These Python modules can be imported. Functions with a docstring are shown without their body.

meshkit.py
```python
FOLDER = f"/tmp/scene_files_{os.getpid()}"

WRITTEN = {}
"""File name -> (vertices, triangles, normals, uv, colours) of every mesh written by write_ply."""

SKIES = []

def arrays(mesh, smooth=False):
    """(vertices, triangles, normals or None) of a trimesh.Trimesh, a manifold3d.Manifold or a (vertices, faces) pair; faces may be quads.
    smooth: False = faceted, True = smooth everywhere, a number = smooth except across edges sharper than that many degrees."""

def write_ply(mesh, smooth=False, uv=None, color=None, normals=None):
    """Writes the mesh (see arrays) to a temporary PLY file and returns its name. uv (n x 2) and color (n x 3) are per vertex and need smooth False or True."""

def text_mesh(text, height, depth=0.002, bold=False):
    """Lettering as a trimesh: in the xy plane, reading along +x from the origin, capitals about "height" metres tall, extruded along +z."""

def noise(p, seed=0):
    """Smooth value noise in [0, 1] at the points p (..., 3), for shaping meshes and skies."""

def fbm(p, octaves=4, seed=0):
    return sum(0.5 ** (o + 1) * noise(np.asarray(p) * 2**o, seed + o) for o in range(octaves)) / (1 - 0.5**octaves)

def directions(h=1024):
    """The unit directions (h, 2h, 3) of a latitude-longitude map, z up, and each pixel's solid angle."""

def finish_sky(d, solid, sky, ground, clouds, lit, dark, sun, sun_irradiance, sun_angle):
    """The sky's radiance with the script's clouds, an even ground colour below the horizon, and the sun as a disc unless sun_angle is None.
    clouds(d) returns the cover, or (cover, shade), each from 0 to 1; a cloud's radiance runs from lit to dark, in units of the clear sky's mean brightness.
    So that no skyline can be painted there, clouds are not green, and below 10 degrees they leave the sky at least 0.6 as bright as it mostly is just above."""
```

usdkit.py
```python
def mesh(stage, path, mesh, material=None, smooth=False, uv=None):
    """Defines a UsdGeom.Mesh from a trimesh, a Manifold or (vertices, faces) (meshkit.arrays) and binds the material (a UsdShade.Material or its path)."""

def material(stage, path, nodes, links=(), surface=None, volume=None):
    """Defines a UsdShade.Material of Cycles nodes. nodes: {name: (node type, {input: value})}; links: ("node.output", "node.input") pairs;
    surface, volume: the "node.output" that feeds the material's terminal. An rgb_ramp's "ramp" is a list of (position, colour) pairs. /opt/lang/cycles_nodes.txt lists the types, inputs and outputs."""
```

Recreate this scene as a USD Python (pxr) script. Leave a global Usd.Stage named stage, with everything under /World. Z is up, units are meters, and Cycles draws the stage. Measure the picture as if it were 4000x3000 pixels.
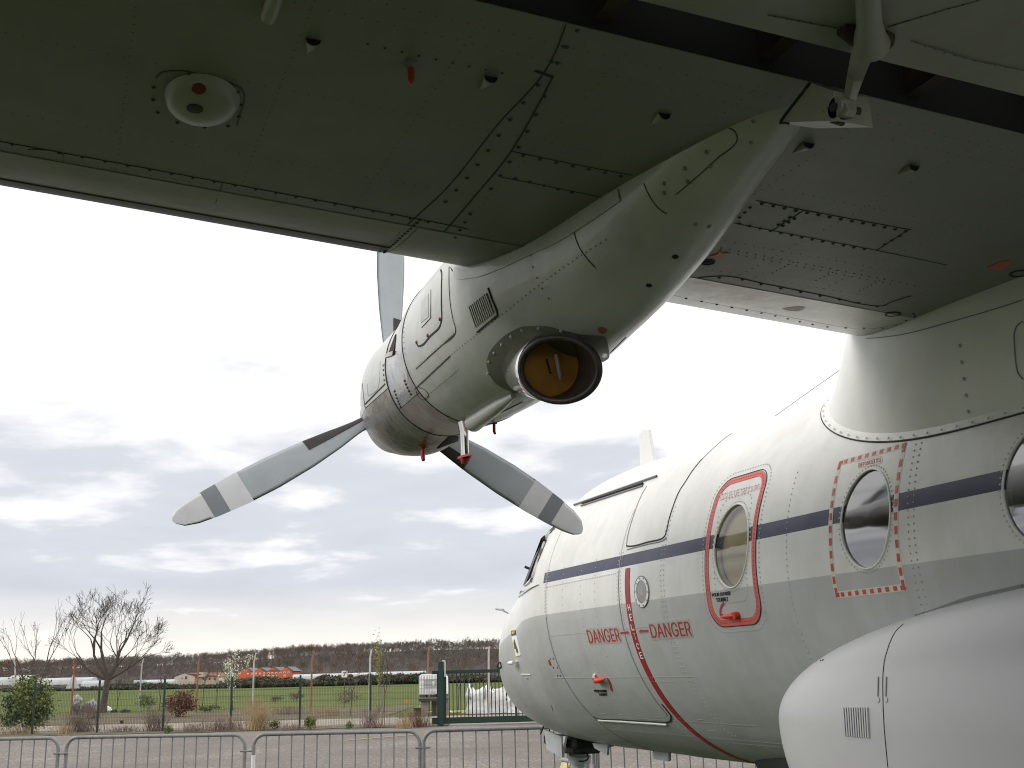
import math
import numpy as np
import trimesh
import usdkit
import meshkit
from pxr import Gf, Sdf, Usd, UsdGeom, UsdLux, UsdShade
from scipy.interpolate import PchipInterpolator

stage = Usd.Stage.CreateInMemory()
UsdGeom.Xform.Define(stage, '/World')
UsdGeom.Scope.Define(stage, '/World/Looks')

# ------------------------------------------------------------------ camera, sky, sun, exposure
FOC, YAW, PITCH, ROLL = 4400.0, 0.3796, 0.2489, -0.0261      # focal length in pixels of a 4000 wide picture
EYE = np.array([0.0, 4.937, 1.70])
FWD = np.array([math.cos(PITCH) * math.cos(YAW), -math.cos(PITCH) * math.sin(YAW), math.sin(PITCH)])
_r = np.cross(FWD, [0, 0, 1.0]); _r /= np.linalg.norm(_r); _u = np.cross(_r, FWD)
RGT = math.cos(ROLL) * _r + math.sin(ROLL) * _u
UPV = -math.sin(ROLL) * _r + math.cos(ROLL) * _u
HF = np.array([math.cos(YAW), -math.sin(YAW), 0.0])           # level forward and right
HR = np.array([-math.sin(YAW), -math.cos(YAW), 0.0])
cam = UsdGeom.Camera.Define(stage, '/World/camera')
cam.CreateHorizontalApertureAttr(36.0)
cam.CreateVerticalApertureAttr(27.0)
cam.CreateFocalLengthAttr(36.0 * FOC / 4000)
cam.CreateClippingRangeAttr(Gf.Vec2f(0.05, 20000))
m = np.eye(4); m[0, :3] = RGT; m[1, :3] = UPV; m[2, :3] = -FWD; m[3, :3] = EYE
cam.AddTransformOp().Set(Gf.Matrix4d(*m.ravel().tolist()))
EXPOSURE = 0.72
cam.CreateExposureAttr(EXPOSURE)
SUN_EL, SUN_AZ = math.radians(30), math.radians(80)           # azimuth from +x (ahead) towards +y (left)
SUN = np.array([math.cos(SUN_EL) * math.cos(SUN_AZ), math.cos(SUN_EL) * math.sin(SUN_AZ), math.sin(SUN_EL)])
sun = UsdLux.DistantLight.Define(stage, '/World/sun')
sun.CreateIntensityAttr(0.26); sun.CreateAngleAttr(25.0); sun.CreateColorAttr(Gf.Vec3f(1, 0.96, 0.9))
sun.GetPrim().CreateAttribute('inputs:normalize', Sdf.ValueTypeNames.Bool).Set(True)
z_ = SUN; x_ = np.cross([0, 0, 1.0], z_); x_ /= np.linalg.norm(x_); y_ = np.cross(z_, x_)
m = np.eye(4); m[0, :3] = x_; m[1, :3] = y_; m[2, :3] = z_
sun.AddTransformOp().Set(Gf.Matrix4d(*m.ravel().tolist()))

SKY_STRENGTH = 0.12
CL = 6.2          # brightness of the lit cloud deck before the strength
skymat = usdkit.material(stage, '/World/Looks/sky_look', {
    'tc': ('texture_coordinate', {}),
    'sep': ('separate_xyz', {}),
    'zc': ('math', {'math_type': 'maximum', 'value2': 0.0}),
    'zd': ('math', {'math_type': 'add', 'value2': 0.13}),
    'px': ('math', {'math_type': 'divide'}), 'py': ('math', {'math_type': 'divide'}),
    'cmb': ('combine_xyz', {'z': 0.0}),
    'n1': ('noise_texture', {'scale': 1.75, 'detail': 9.0, 'roughness': 0.54, 'distortion': 0.15}),
    'n2': ('noise_texture', {'scale': 0.55, 'detail': 3.0, 'roughness': 0.5}),
    'low': ('map_range', {'from_min': 0.06, 'from_max': 0.34, 'to_min': 0.21, 'to_max': -0.20, 'clamp': True}),
    'add': ('math', {'math_type': 'add'}),
    'shade': ('rgb_ramp', {'ramp': [(0.0, (1.0, 1.0, 1.0)), (0.40, (1.0, 1.0, 1.0)), (0.49, (0.83, 0.835, 0.855)), (0.60, (0.595, 0.62, 0.67)), (1.0, (0.50, 0.53, 0.59))]}),
    'hz': ('map_range', {'from_min': 0.012, 'from_max': 0.075, 'to_min': 1.0, 'to_max': 0.0, 'clamp': True}),
    'hmix': ('mix_color', {'b': (1.0, 0.94, 0.82)}),
    'hfac': ('math', {'math_type': 'multiply', 'value2': 0.85}),
    'cs': ('mix_color', {'blend_type': 'multiply', 'fac': 1.0, 'b': (CL, CL, CL), 'use_clamp': False, 'use_clamp_result': False}),
    'sky': ('sky_texture', {'sky_type': 'single_scattering', 'sun_disc': False, 'sun_elevation': SUN_EL, 'sun_rotation': math.atan2(SUN[0], SUN[1])}),
    'gap': ('map_range', {'from_min': 0.16, 'from_max': 0.27, 'to_min': 0.7, 'to_max': 1.0, 'clamp': True}),
    'mixs': ('mix_color', {'use_clamp': False, 'use_clamp_result': False}),
    'bg': ('background_shader', {'strength': SKY_STRENGTH}),
}, [('tc.generated', 'sep.vector'), ('sep.z', 'zc.value1'), ('zc.value', 'zd.value1'),
    ('sep.x', 'px.value1'), ('zd.value', 'px.value2'), ('sep.y', 'py.value1'), ('zd.value', 'py.value2'),
    ('px.value', 'cmb.x'), ('py.value', 'cmb.y'), ('cmb.vector', 'n1.vector'), ('cmb.vector', 'n2.vector'),
    ('sep.z', 'low.value'), ('n1.fac', 'add.value1'), ('low.result', 'add.value2'), ('add.value', 'shade.fac'),
    ('sep.z', 'hz.value'), ('hz.result', 'hfac.value1'), ('shade.color', 'hmix.a'), ('hfac.value', 'hmix.fac'),
    ('hmix.result', 'cs.a'), ('n2.fac', 'gap.value'), ('gap.result', 'mixs.fac'), ('sky.color', 'mixs.a'), ('cs.result', 'mixs.b'),
    ('mixs.result', 'bg.color')], surface='bg.background')
dome = UsdLux.DomeLight.Define(stage, '/World/sky')
dome.CreateIntensityAttr(1.0)
UsdShade.MaterialBindingAPI.Apply(dome.GetPrim()).Bind(skymat)
dome.GetPrim().SetCustomDataByKey('kind', 'structure')


# ------------------------------------------------------------------ picture <-> world, used while laying things out
def ray(p):
    p = np.atleast_2d(np.asarray(p, float))
    d = FWD + np.outer((p[:, 0] - 2000) / FOC, RGT) - np.outer((p[:, 1] - 1500) / FOC, UPV)
    return d / np.linalg.norm(d, axis=1, keepdims=True)
def proj(P):
    d = np.atleast_2d(P) - EYE
    w = d @ FWD
    return np.stack([2000 + FOC * (d @ RGT) / w, 1500 - FOC * (d @ UPV) / w], 1)
def ground(x, y, z=0.0):
    d = ray((x, y))[0]
    return EYE + d * (z - EYE[2]) / d[2]
def depth(x, y, D):
    d = ray((x, y))[0]
    return EYE + d * D / (d @ HF)
def on_ground(x, D, z=0.0):
    """the ground point at level distance D seen in column x"""
    lo, hi = 1000.0, 6000.0
    for _ in range(50):
        mid = (lo + hi) / 2
        if depth(x, mid, D)[2] > z: lo = mid
        else: hi = mid
    return depth(x, lo, D)
def at_y(x, y, yy):
    d = ray((x, y))[0]
    return EYE + d * (yy - EYE[1]) / d[1]
def dens(pts, step=12.0, close=False):
    """resample a polyline of pixels"""
    pts = np.asarray(pts, float)
    if close: pts = np.vstack([pts, pts[:1]])
    seg = np.linalg.norm(np.diff(pts, axis=0), axis=1); s = np.r_[0, np.cumsum(seg)]
    n = max(2, int(s[-1] / step) + 1)
    t = np.linspace(0, s[-1], n)
    return np.stack([np.interp(t, s, pts[:, k]) for k in (0, 1)], 1)
def smoothpx(pts, step=12.0, close=False):
    pts = np.asarray(pts, float)
    if close: pts = np.vstack([pts, pts[:1]])
    s = np.r_[0, np.cumsum(np.linalg.norm(np.diff(pts, axis=0), axis=1))]
    t = np.linspace(0, s[-1], max(3, int(s[-1] / step)))
    return np.stack([PchipInterpolator(s, pts[:, k])(t) for k in (0, 1)], 1)


# ------------------------------------------------------------------ prims
used = {}
def numbered(path):
    n = used.get(path, 0); used[path] = n + 1
    return path if n == 0 else f'{path}_{n:03d}'
class Node:
    def __init__(s, path, org): s.path, s.org = path, np.asarray(org, float)
def tag(prim, label=None, cat=None, group=None, kind=None):
    for k, v in (('label', label), ('category', cat), ('group', group), ('kind', kind)):
        if v: prim.SetCustomDataByKey(k, v)
def thing(name, label, cat, loc=(0, 0, 0), rotz=0.0, group=None):
    p = numbered('/World/' + name)
    x = UsdGeom.Xform.Define(stage, p)
    x.AddTranslateOp().Set(Gf.Vec3d(*map(float, loc)))
    if rotz: x.AddRotateZOp().Set(math.degrees(rotz))
    tag(x.GetPrim(), label, cat, group)
    return Node(p, loc)
def M(mesh):
    if isinstance(mesh, (list, tuple)) and len(mesh) and not (len(mesh) == 2 and isinstance(mesh[0], np.ndarray)):
        vs, fs, n = [], [], 0
        for a in mesh:
            v, f, _ = meshkit.arrays(a)
            vs.append(v); fs.append(f + n); n += len(v)
        return (np.vstack(vs), np.vstack(fs))
    return mesh
def obj(name, mesh, mat, parent=None, smooth=False, world=True, label=None, kind=None, cat=None, group=None):
    """One mesh. Under a thing the vertices are given in world coordinates (world=True) or the thing's own."""
    v, f, _ = meshkit.arrays(M(mesh))
    f = f[:, :3]
    org = parent.org if parent is not None else np.zeros(3)
    v = v - org if (world and parent is not None) else v
    base = parent.path if parent is not None else '/World'
    p = numbered(base + '/' + name)
    g = usdkit.mesh(stage, p, trimesh.Trimesh(v, f, process=False) if smooth is not False else (v, f), MAT[mat], smooth=smooth)
    tag(g.GetPrim(), label, cat, group, kind)
    return Node(p, org)
def ref(name, proto, loc, rotz=0.0, label=None, cat=None, group=None, scale=None):
    p = numbered('/World/' + name)
    x = UsdGeom.Xform.Define(stage, p)
    x.GetPrim().GetReferences().AddInternalReference(proto.path)
    x.ClearXformOpOrder()
    x.GetTranslateOp() if hasattr(x, 'GetTranslateOp') else None
    x.AddTranslateOp(opSuffix='c').Set(Gf.Vec3d(*map(float, loc)))
    if rotz: x.AddRotateZOp(opSuffix='c').Set(math.degrees(rotz))
    if scale is not None: x.AddScaleOp(opSuffix='c').Set(Gf.Vec3f(*np.broadcast_to(scale, 3).astype(float).tolist()))
    x.GetPrim().SetInstanceable(True)
    tag(x.GetPrim(), label, cat, group)
    return Node(p, loc)


# ------------------------------------------------------------------ materials
MAT = {}
def principled(name, col, rough=0.5, metal=0.0, noise=None, bump=None, spec=0.5, coat=0.0, col2=None, emit=None):
    """noise = (scale, amount, detail): darkens the colour in patches; bump = (scale, distance)"""
    nd = {'p': ('principled_bsdf', {'roughness': rough, 'metallic': metal, 'specular_ior_level': spec, 'coat_weight': coat, 'base_color': col})}
    ln = []
    if noise:
        sc, am, de = noise
        c2 = col2 if col2 is not None else tuple(c * (1 - am) for c in col)
        nd['g'] = ('geometry', {}); nd['n'] = ('noise_texture', {'scale': sc, 'detail': de, 'roughness': 0.6})
        nd['r'] = ('rgb_ramp', {'ramp': [(0.30, c2), (0.62, col)]})
        ln += [('g.position', 'n.vector'), ('n.fac', 'r.fac'), ('r.color', 'p.base_color')]
    if bump:
        nd.setdefault('g', ('geometry', {}))
        nd['bn'] = ('noise_texture', {'scale': bump[0], 'detail': 4.0}); nd['b'] = ('bump', {'distance': bump[1], 'strength': 1.0})
        ln += [('g.position', 'bn.vector'), ('bn.fac', 'b.height'), ('b.normal', 'p.normal')]
    MAT[name] = usdkit.material(stage, '/World/Looks/' + name, nd, ln, surface='p.BSDF')
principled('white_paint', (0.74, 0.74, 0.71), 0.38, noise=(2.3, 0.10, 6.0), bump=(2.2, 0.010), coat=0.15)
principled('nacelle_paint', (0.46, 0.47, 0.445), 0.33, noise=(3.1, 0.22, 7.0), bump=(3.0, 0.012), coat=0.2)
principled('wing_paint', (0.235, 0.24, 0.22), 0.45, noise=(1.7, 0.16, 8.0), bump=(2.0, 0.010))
principled('flap_paint', (0.33, 0.33, 0.29), 0.42, noise=(1.7, 0.18, 8.0), bump=(2.4, 0.010))
principled('outer_edge_skylit', (0.30, 0.295, 0.265), 0.42, noise=(2.6, 0.25, 8.0), bump=(2.0, 0.01))  # wing colour lightened to imitate sky light on the curved edge
principled('skylit_edge_metal', (0.62, 0.62, 0.60), 0.34, metal=0.45, noise=(4.0, 0.25, 8.0), bump=(3.0, 0.008))  # metal, with sky light on the curve put into its lightness
principled('boot_rubber', (0.045, 0.036, 0.042), 0.55, noise=(9.0, 0.4, 6.0))
principled('bare_metal', (0.46, 0.45, 0.44), 0.27, metal=0.85, noise=(5.0, 0.35, 8.0), bump=(4.0, 0.02))
principled('dull_metal', (0.34, 0.32, 0.30), 0.34, metal=0.8, noise=(6.0, 0.4, 8.0), bump=(5.0, 0.015))
principled('polished_steel', (0.66, 0.64, 0.61), 0.10, metal=1.0, noise=(7.0, 0.2, 5.0))
principled('exhaust_steel', (0.085, 0.072, 0.072), 0.45, metal=0.5, noise=(9.0, 0.45, 7.0))
principled('fairing_plate', (0.155, 0.15, 0.125), 0.5, noise=(7.0, 0.25, 6.0))
principled('yellow_cover', (0.58, 0.25, 0.03), 0.6, noise=(8.0, 0.3, 7.0))
principled('seam', (0.03, 0.03, 0.03), 0.8)
principled('seam_grey', (0.20, 0.205, 0.21), 0.7)
principled('soft_seam', (0.46, 0.46, 0.45), 0.6)
principled('rivet_dark', (0.05, 0.05, 0.045), 0.5)
principled('wing_rivet', (0.15, 0.15, 0.135), 0.5)
principled('rivet_paint', (0.55, 0.55, 0.53), 0.3)
principled('rivet_grey', (0.42, 0.43, 0.42), 0.3)
principled('black_rubber', (0.012, 0.012, 0.012), 0.7)
principled('cavity', (0.008, 0.007, 0.006), 0.85)
principled('cove_brown', (0.05, 0.03, 0.02), 0.7, noise=(4.0, 0.5, 6.0))
principled('red_paint', (0.40, 0.035, 0.03), 0.45, noise=(6.0, 0.2, 6.0))
principled('stripe_red', (0.30, 0.022, 0.022), 0.4, noise=(6.0, 0.15, 6.0))
principled('hatch_red', (0.62, 0.13, 0.11), 0.5, noise=(9.0, 0.25, 7.0))
principled('dash_red', (0.55, 0.07, 0.05), 0.5, noise=(12.0, 0.3, 7.0))
principled('film_cream', (0.60, 0.58, 0.52), 0.4)
principled('faded_pink', (0.66, 0.50, 0.48), 0.5)
principled('handle_red', (0.62, 0.035, 0.015), 0.35)
principled('ink_black', (0.02, 0.02, 0.02), 0.6)
principled('ink_white', (0.80, 0.80, 0.78), 0.5)
principled('decal_film', (0.36, 0.36, 0.33), 0.35)
principled('emblem_blue', (0.015, 0.018, 0.05), 0.4)
principled('emblem_yellow', (0.65, 0.55, 0.12), 0.5)
principled('emblem_brown', (0.09, 0.065, 0.03), 0.5)
principled('blade_grey', (0.37, 0.40, 0.425), 0.42, noise=(6.0, 0.10, 6.0))
principled('blade_light', (0.64, 0.65, 0.66), 0.45, noise=(7.0, 0.10, 6.0))
principled('blade_dark', (0.20, 0.22, 0.24), 0.42)
principled('deicer_dark', (0.035, 0.028, 0.028), 0.6, noise=(12.0, 0.3, 6.0))
principled('lamp_red', (0.14, 0.008, 0.008), 0.12, coat=0.5)
principled('lamp_dark', (0.008, 0.009, 0.02), 0.1, coat=0.5)
principled('gear_grey', (0.42, 0.44, 0.45), 0.4, noise=(6.0, 0.2, 6.0))
principled('gear_dark', (0.02, 0.02, 0.02), 0.5)
principled('sponson_paint', (0.44, 0.445, 0.455), 0.36, noise=(1.6, 0.06, 6.0), bump=(1.8, 0.008))
principled('galvanised', (0.23, 0.235, 0.235), 0.5, metal=0.15, noise=(14.0, 0.25, 6.0))
principled('sticker_white', (0.70, 0.70, 0.68), 0.5)
principled('green_steel', (0.003, 0.021, 0.014), 0.6)
principled('concrete_post', (0.46, 0.45, 0.41), 0.8, noise=(8.0, 0.25, 6.0))
principled('rusty_post', (0.27, 0.125, 0.065), 0.8, noise=(8.0, 0.3, 6.0))
principled('red_post', (0.30, 0.085, 0.05), 0.8, noise=(8.0, 0.3, 6.0))
principled('bark', (0.085, 0.066, 0.056), 0.9, noise=(6.0, 0.4, 6.0))
principled('bark_pale', (0.19, 0.15, 0.125), 0.9)
principled('tank_plastic', (0.86, 0.85, 0.84), 0.5, noise=(3.0, 0.18, 6.0))
principled('pallet_dark', (0.045, 0.045, 0.045), 0.7)
principled('pier_concrete', (0.25, 0.22, 0.18), 0.85, noise=(5.0, 0.35, 8.0))
principled('bag_white', (0.86, 0.86, 0.86), 0.6, noise=(4.0, 0.18, 7.0), bump=(7.0, 0.05))
principled('strap_dark', (0.02, 0.022, 0.03), 0.6)
principled('hose_yellow', (0.60, 0.55, 0.22), 0.5)
principled('tub_brown', (0.10, 0.075, 0.045), 0.7, noise=(9.0, 0.5, 6.0))
principled('pipe_pale', (0.52, 0.50, 0.46), 0.5)
principled('stone_pale', (0.46, 0.45, 0.44), 0.8, noise=(9.0, 0.6, 8.0), bump=(14.0, 0.05))
principled('stone_dark', (0.12, 0.13, 0.13), 0.8, noise=(9.0, 0.5, 8.0), bump=(14.0, 0.05))
principled('sack_black', (0.014, 0.014, 0.015), 0.5)
principled('house_beige', (0.52, 0.42, 0.34), 0.8, noise=(0.5, 0.10, 5.0))
principled('roof_tile', (0.32, 0.12, 0.085), 0.8, noise=(1.2, 0.25, 6.0))
principled('house_orange', (0.60, 0.125, 0.05), 0.75, noise=(0.5, 0.12, 5.0))
principled('roof_slate', (0.10, 0.11, 0.14), 0.6)
principled('pane_dark', (0.05, 0.055, 0.065), 0.15)
principled('pane_blue', (0.03, 0.09, 0.24), 0.3)
principled('tent_white', (0.50, 0.52, 0.53), 0.5, noise=(0.5, 0.2, 6.0))
principled('leaf_green', (0.105, 0.135, 0.028), 0.6)
principled('leaf_dark', (0.032, 0.055, 0.018), 0.6)
principled('leaf_lime', (0.22, 0.23, 0.05), 0.6)
principled('leaf_russet', (0.15, 0.052, 0.028), 0.7)
principled('straw', (0.34, 0.25, 0.14), 0.8)
principled('dry_stem', (0.20, 0.15, 0.125), 0.9)
principled('blossom', (0.72, 0.72, 0.64), 0.7)
principled('hedge_leaf', (0.062, 0.072, 0.030), 0.8)
principled('hedge_brown', (0.105, 0.080, 0.052), 0.8)
principled('twig_brown', (0.125, 0.092, 0.078), 0.9)
principled('twig_grey', (0.100, 0.088, 0.080), 0.9)
principled('twig_rust', (0.155, 0.082, 0.056), 0.9)
principled('twig_olive', (0.085, 0.085, 0.048), 0.9)
principled('ivy', (0.012, 0.016, 0.012), 0.8)
principled('forest_floor', (0.060, 0.046, 0.038), 0.95, noise=(0.08, 0.35, 8.0))
principled('paint_yellow', (0.58, 0.46, 0.14), 0.7, noise=(9.0, 0.5, 8.0), col2=(0.22, 0.19, 0.14))
principled('orange_plastic', (0.62, 0.13, 0.03), 0.5)

# the fuselage paint: white above, grey below, one blue cheat line; the paint scheme follows height on the hull
GREY_Z, BLUE_LO, BLUE_HI = 2.139, 2.398, 2.484
def fuselage_paint():
    nd = {
        'g': ('geometry', {}), 's': ('separate_xyz', {}),
        'xr': ('map_range', {'from_min': 8.75, 'from_max': 10.9, 'to_min': 0.0, 'to_max': 1.0, 'clamp': True}),
        'xp': ('math', {'math_type': 'power', 'value2': 2.37}),
        'xm': ('math', {'math_type': 'multiply', 'value2': GREY_DROP}),
        'zl': ('math', {'math_type': 'add'}),
        'gr': ('map_range', {'from_min': GREY_Z - 0.0015, 'from_max': GREY_Z + 0.0015, 'to_min': 1.0, 'to_max': 0.0, 'clamp': True}),
        'n': ('noise_texture', {'scale': 2.2, 'detail': 7.0, 'roughness': 0.6}),
        'w': ('rgb_ramp', {'ramp': [(0.3, (0.60, 0.59, 0.555)), (0.62, (0.70, 0.70, 0.685))]}),
        'gy': ('rgb_ramp', {'ramp': [(0.3, (0.38, 0.385, 0.38)), (0.62, (0.435, 0.448, 0.45))]}),
        'm1': ('mix_color', {}),
        'b1': ('math', {'math_type': 'greater_than', 'value2': BLUE_LO}), 'b2': ('math', {'math_type': 'less_than', 'value2': BLUE_HI}),
        'b3': ('math', {'math_type': 'less_than', 'value2': 8.775}), 'b4': ('math', {'math_type': 'multiply'}), 'b5': ('math', {'math_type': 'multiply'}),
        'm2': ('mix_color', {'b': (0.010, 0.014, 0.052)}),
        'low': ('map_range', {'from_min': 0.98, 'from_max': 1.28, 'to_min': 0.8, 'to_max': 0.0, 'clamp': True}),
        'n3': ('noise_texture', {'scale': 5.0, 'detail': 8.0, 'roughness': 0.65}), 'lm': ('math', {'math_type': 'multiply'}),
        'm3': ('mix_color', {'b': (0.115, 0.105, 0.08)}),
        'mp': ('mapping', {'scale': (1.0, 1.0, 0.12)}), 'n4': ('noise_texture', {'scale': 9.0, 'detail': 6.0, 'roughness': 0.6}), 'st': ('rgb_ramp', {'ramp': [(0.36, (0.80, 0.79, 0.76)), (0.56, (1.0, 1.0, 1.0))]}), 'm4': ('mix_color', {'blend_type': 'multiply', 'fac': 0.3}),
        'bn': ('noise_texture', {'scale': 2.1, 'detail': 3.0}), 'bp': ('bump', {'distance': 0.012, 'strength': 1.0}),
        'p': ('principled_bsdf', {'roughness': 0.36, 'coat_weight': 0.08, 'coat_roughness': 0.15}),
    }
    ln = [('g.position', 's.vector'), ('s.x', 'xr.value'), ('xr.result', 'xp.value1'), ('xp.value', 'xm.value1'), ('s.z', 'zl.value1'), ('xm.value', 'zl.value2'),
          ('zl.value', 'gr.value'), ('g.position', 'n.vector'), ('n.fac', 'w.fac'), ('n.fac', 'gy.fac'), ('w.color', 'm1.a'), ('gy.color', 'm1.b'), ('gr.result', 'm1.fac'),
          ('s.z', 'b1.value1'), ('s.z', 'b2.value1'), ('s.x', 'b3.value1'), ('b1.value', 'b4.value1'), ('b2.value', 'b4.value2'), ('b4.value', 'b5.value1'), ('b3.value', 'b5.value2'),
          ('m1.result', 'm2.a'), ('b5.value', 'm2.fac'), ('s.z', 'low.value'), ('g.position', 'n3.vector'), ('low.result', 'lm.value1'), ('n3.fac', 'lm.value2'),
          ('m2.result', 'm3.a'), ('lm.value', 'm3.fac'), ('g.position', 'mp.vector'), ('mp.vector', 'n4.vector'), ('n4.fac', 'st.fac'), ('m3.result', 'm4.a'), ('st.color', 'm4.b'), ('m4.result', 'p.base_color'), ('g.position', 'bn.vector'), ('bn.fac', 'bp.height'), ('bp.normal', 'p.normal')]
    MAT['fuselage_paint'] = usdkit.material(stage, '/World/Looks/fuselage_paint', nd, ln, surface='p.BSDF')
GREY_DROP = 0.36
fuselage_paint()
# window panes: clear glass that mirrors at a slant
def pane(name, tint, amount):
    MAT[name] = usdkit.material(stage, '/World/Looks/' + name, {
        'f': ('fresnel', {'IOR': 1.55}), 'fm': ('map_range', {'from_min': 0.0, 'from_max': 1.0, 'to_min': amount, 'to_max': 1.0, 'clamp': True}),
        't': ('transparent_bsdf', {'color': tint}), 'gl': ('glossy_bsdf', {'color': (0.9, 0.9, 0.9), 'roughness': 0.06}), 'm': ('mix_closure', {})},
        [('f.fac', 'fm.value'), ('fm.result', 'm.fac'), ('t.BSDF', 'm.closure1'), ('gl.BSDF', 'm.closure2')], surface='m.closure')
pane('cabin_glass', (0.62, 0.64, 0.60), 0.24)
pane('hatch_glass', (0.85, 0.82, 0.68), 0.05)
principled('pane_backing_beige', (0.62, 0.58, 0.44), 0.8)  # colour of the panel added behind the hatch pane
principled('cabin_lining', (0.34, 0.33, 0.29), 0.8)
principled('cabin_dark', (0.10, 0.10, 0.10), 0.8)
principled('frosted_pane', (0.30, 0.30, 0.29), 0.25, noise=(11.0, 0.45, 7.0), coat=0.4)
def ground_mat(name, stops, scale, detail=9.0, rough=0.9, fine=60.0, bumpd=0.02, mixf=0.5):
    MAT[name] = usdkit.material(stage, '/World/Looks/' + name, {
        'g': ('geometry', {}), 'n': ('noise_texture', {'scale': scale, 'detail': detail, 'roughness': 0.65}),
        'f': ('noise_texture', {'scale': fine, 'detail': 4.0, 'roughness': 0.7}), 'a': ('mix_float', {'fac': mixf}),
        'r': ('rgb_ramp', {'ramp': stops}), 'b': ('bump', {'distance': bumpd, 'strength': 1.0}),
        'p': ('principled_bsdf', {'roughness': rough, 'specular_ior_level': 0.08})},
        [('g.position', 'n.vector'), ('g.position', 'f.vector'), ('n.fac', 'a.a'), ('f.fac', 'a.b'), ('a.result', 'r.fac'), ('r.color', 'p.base_color'), ('f.fac', 'b.height'), ('b.normal', 'p.normal')], surface='p.BSDF')
ground_mat('asphalt', [(0.30, (0.10, 0.088, 0.080)), (0.46, (0.185, 0.165, 0.150)), (0.56, (0.225, 0.20, 0.182)), (0.64, (0.46, 0.43, 0.39))], 0.30, fine=13.0, mixf=0.66)
ground_mat('concrete_ground', [(0.34, (0.20, 0.175, 0.145)), (0.52, (0.32, 0.28, 0.235)), (0.68, (0.44, 0.39, 0.33))], 0.6, fine=14.0)
ground_mat('field_green', [(0.33, (0.074, 0.098, 0.026)), (0.50, (0.108, 0.132, 0.036)), (0.66, (0.150, 0.165, 0.055))], 0.045, fine=1.2, bumpd=0.1)
ground_mat('scrub_ground', [(0.33, (0.085, 0.075, 0.045)), (0.52, (0.150, 0.125, 0.085)), (0.68, (0.235, 0.20, 0.15))], 0.5, fine=9.0)
ground_mat('turf', [(0.33, (0.020, 0.032, 0.010)), (0.52, (0.034, 0.050, 0.016)), (0.68, (0.055, 0.070, 0.028))], 0.8, fine=30.0)

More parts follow.
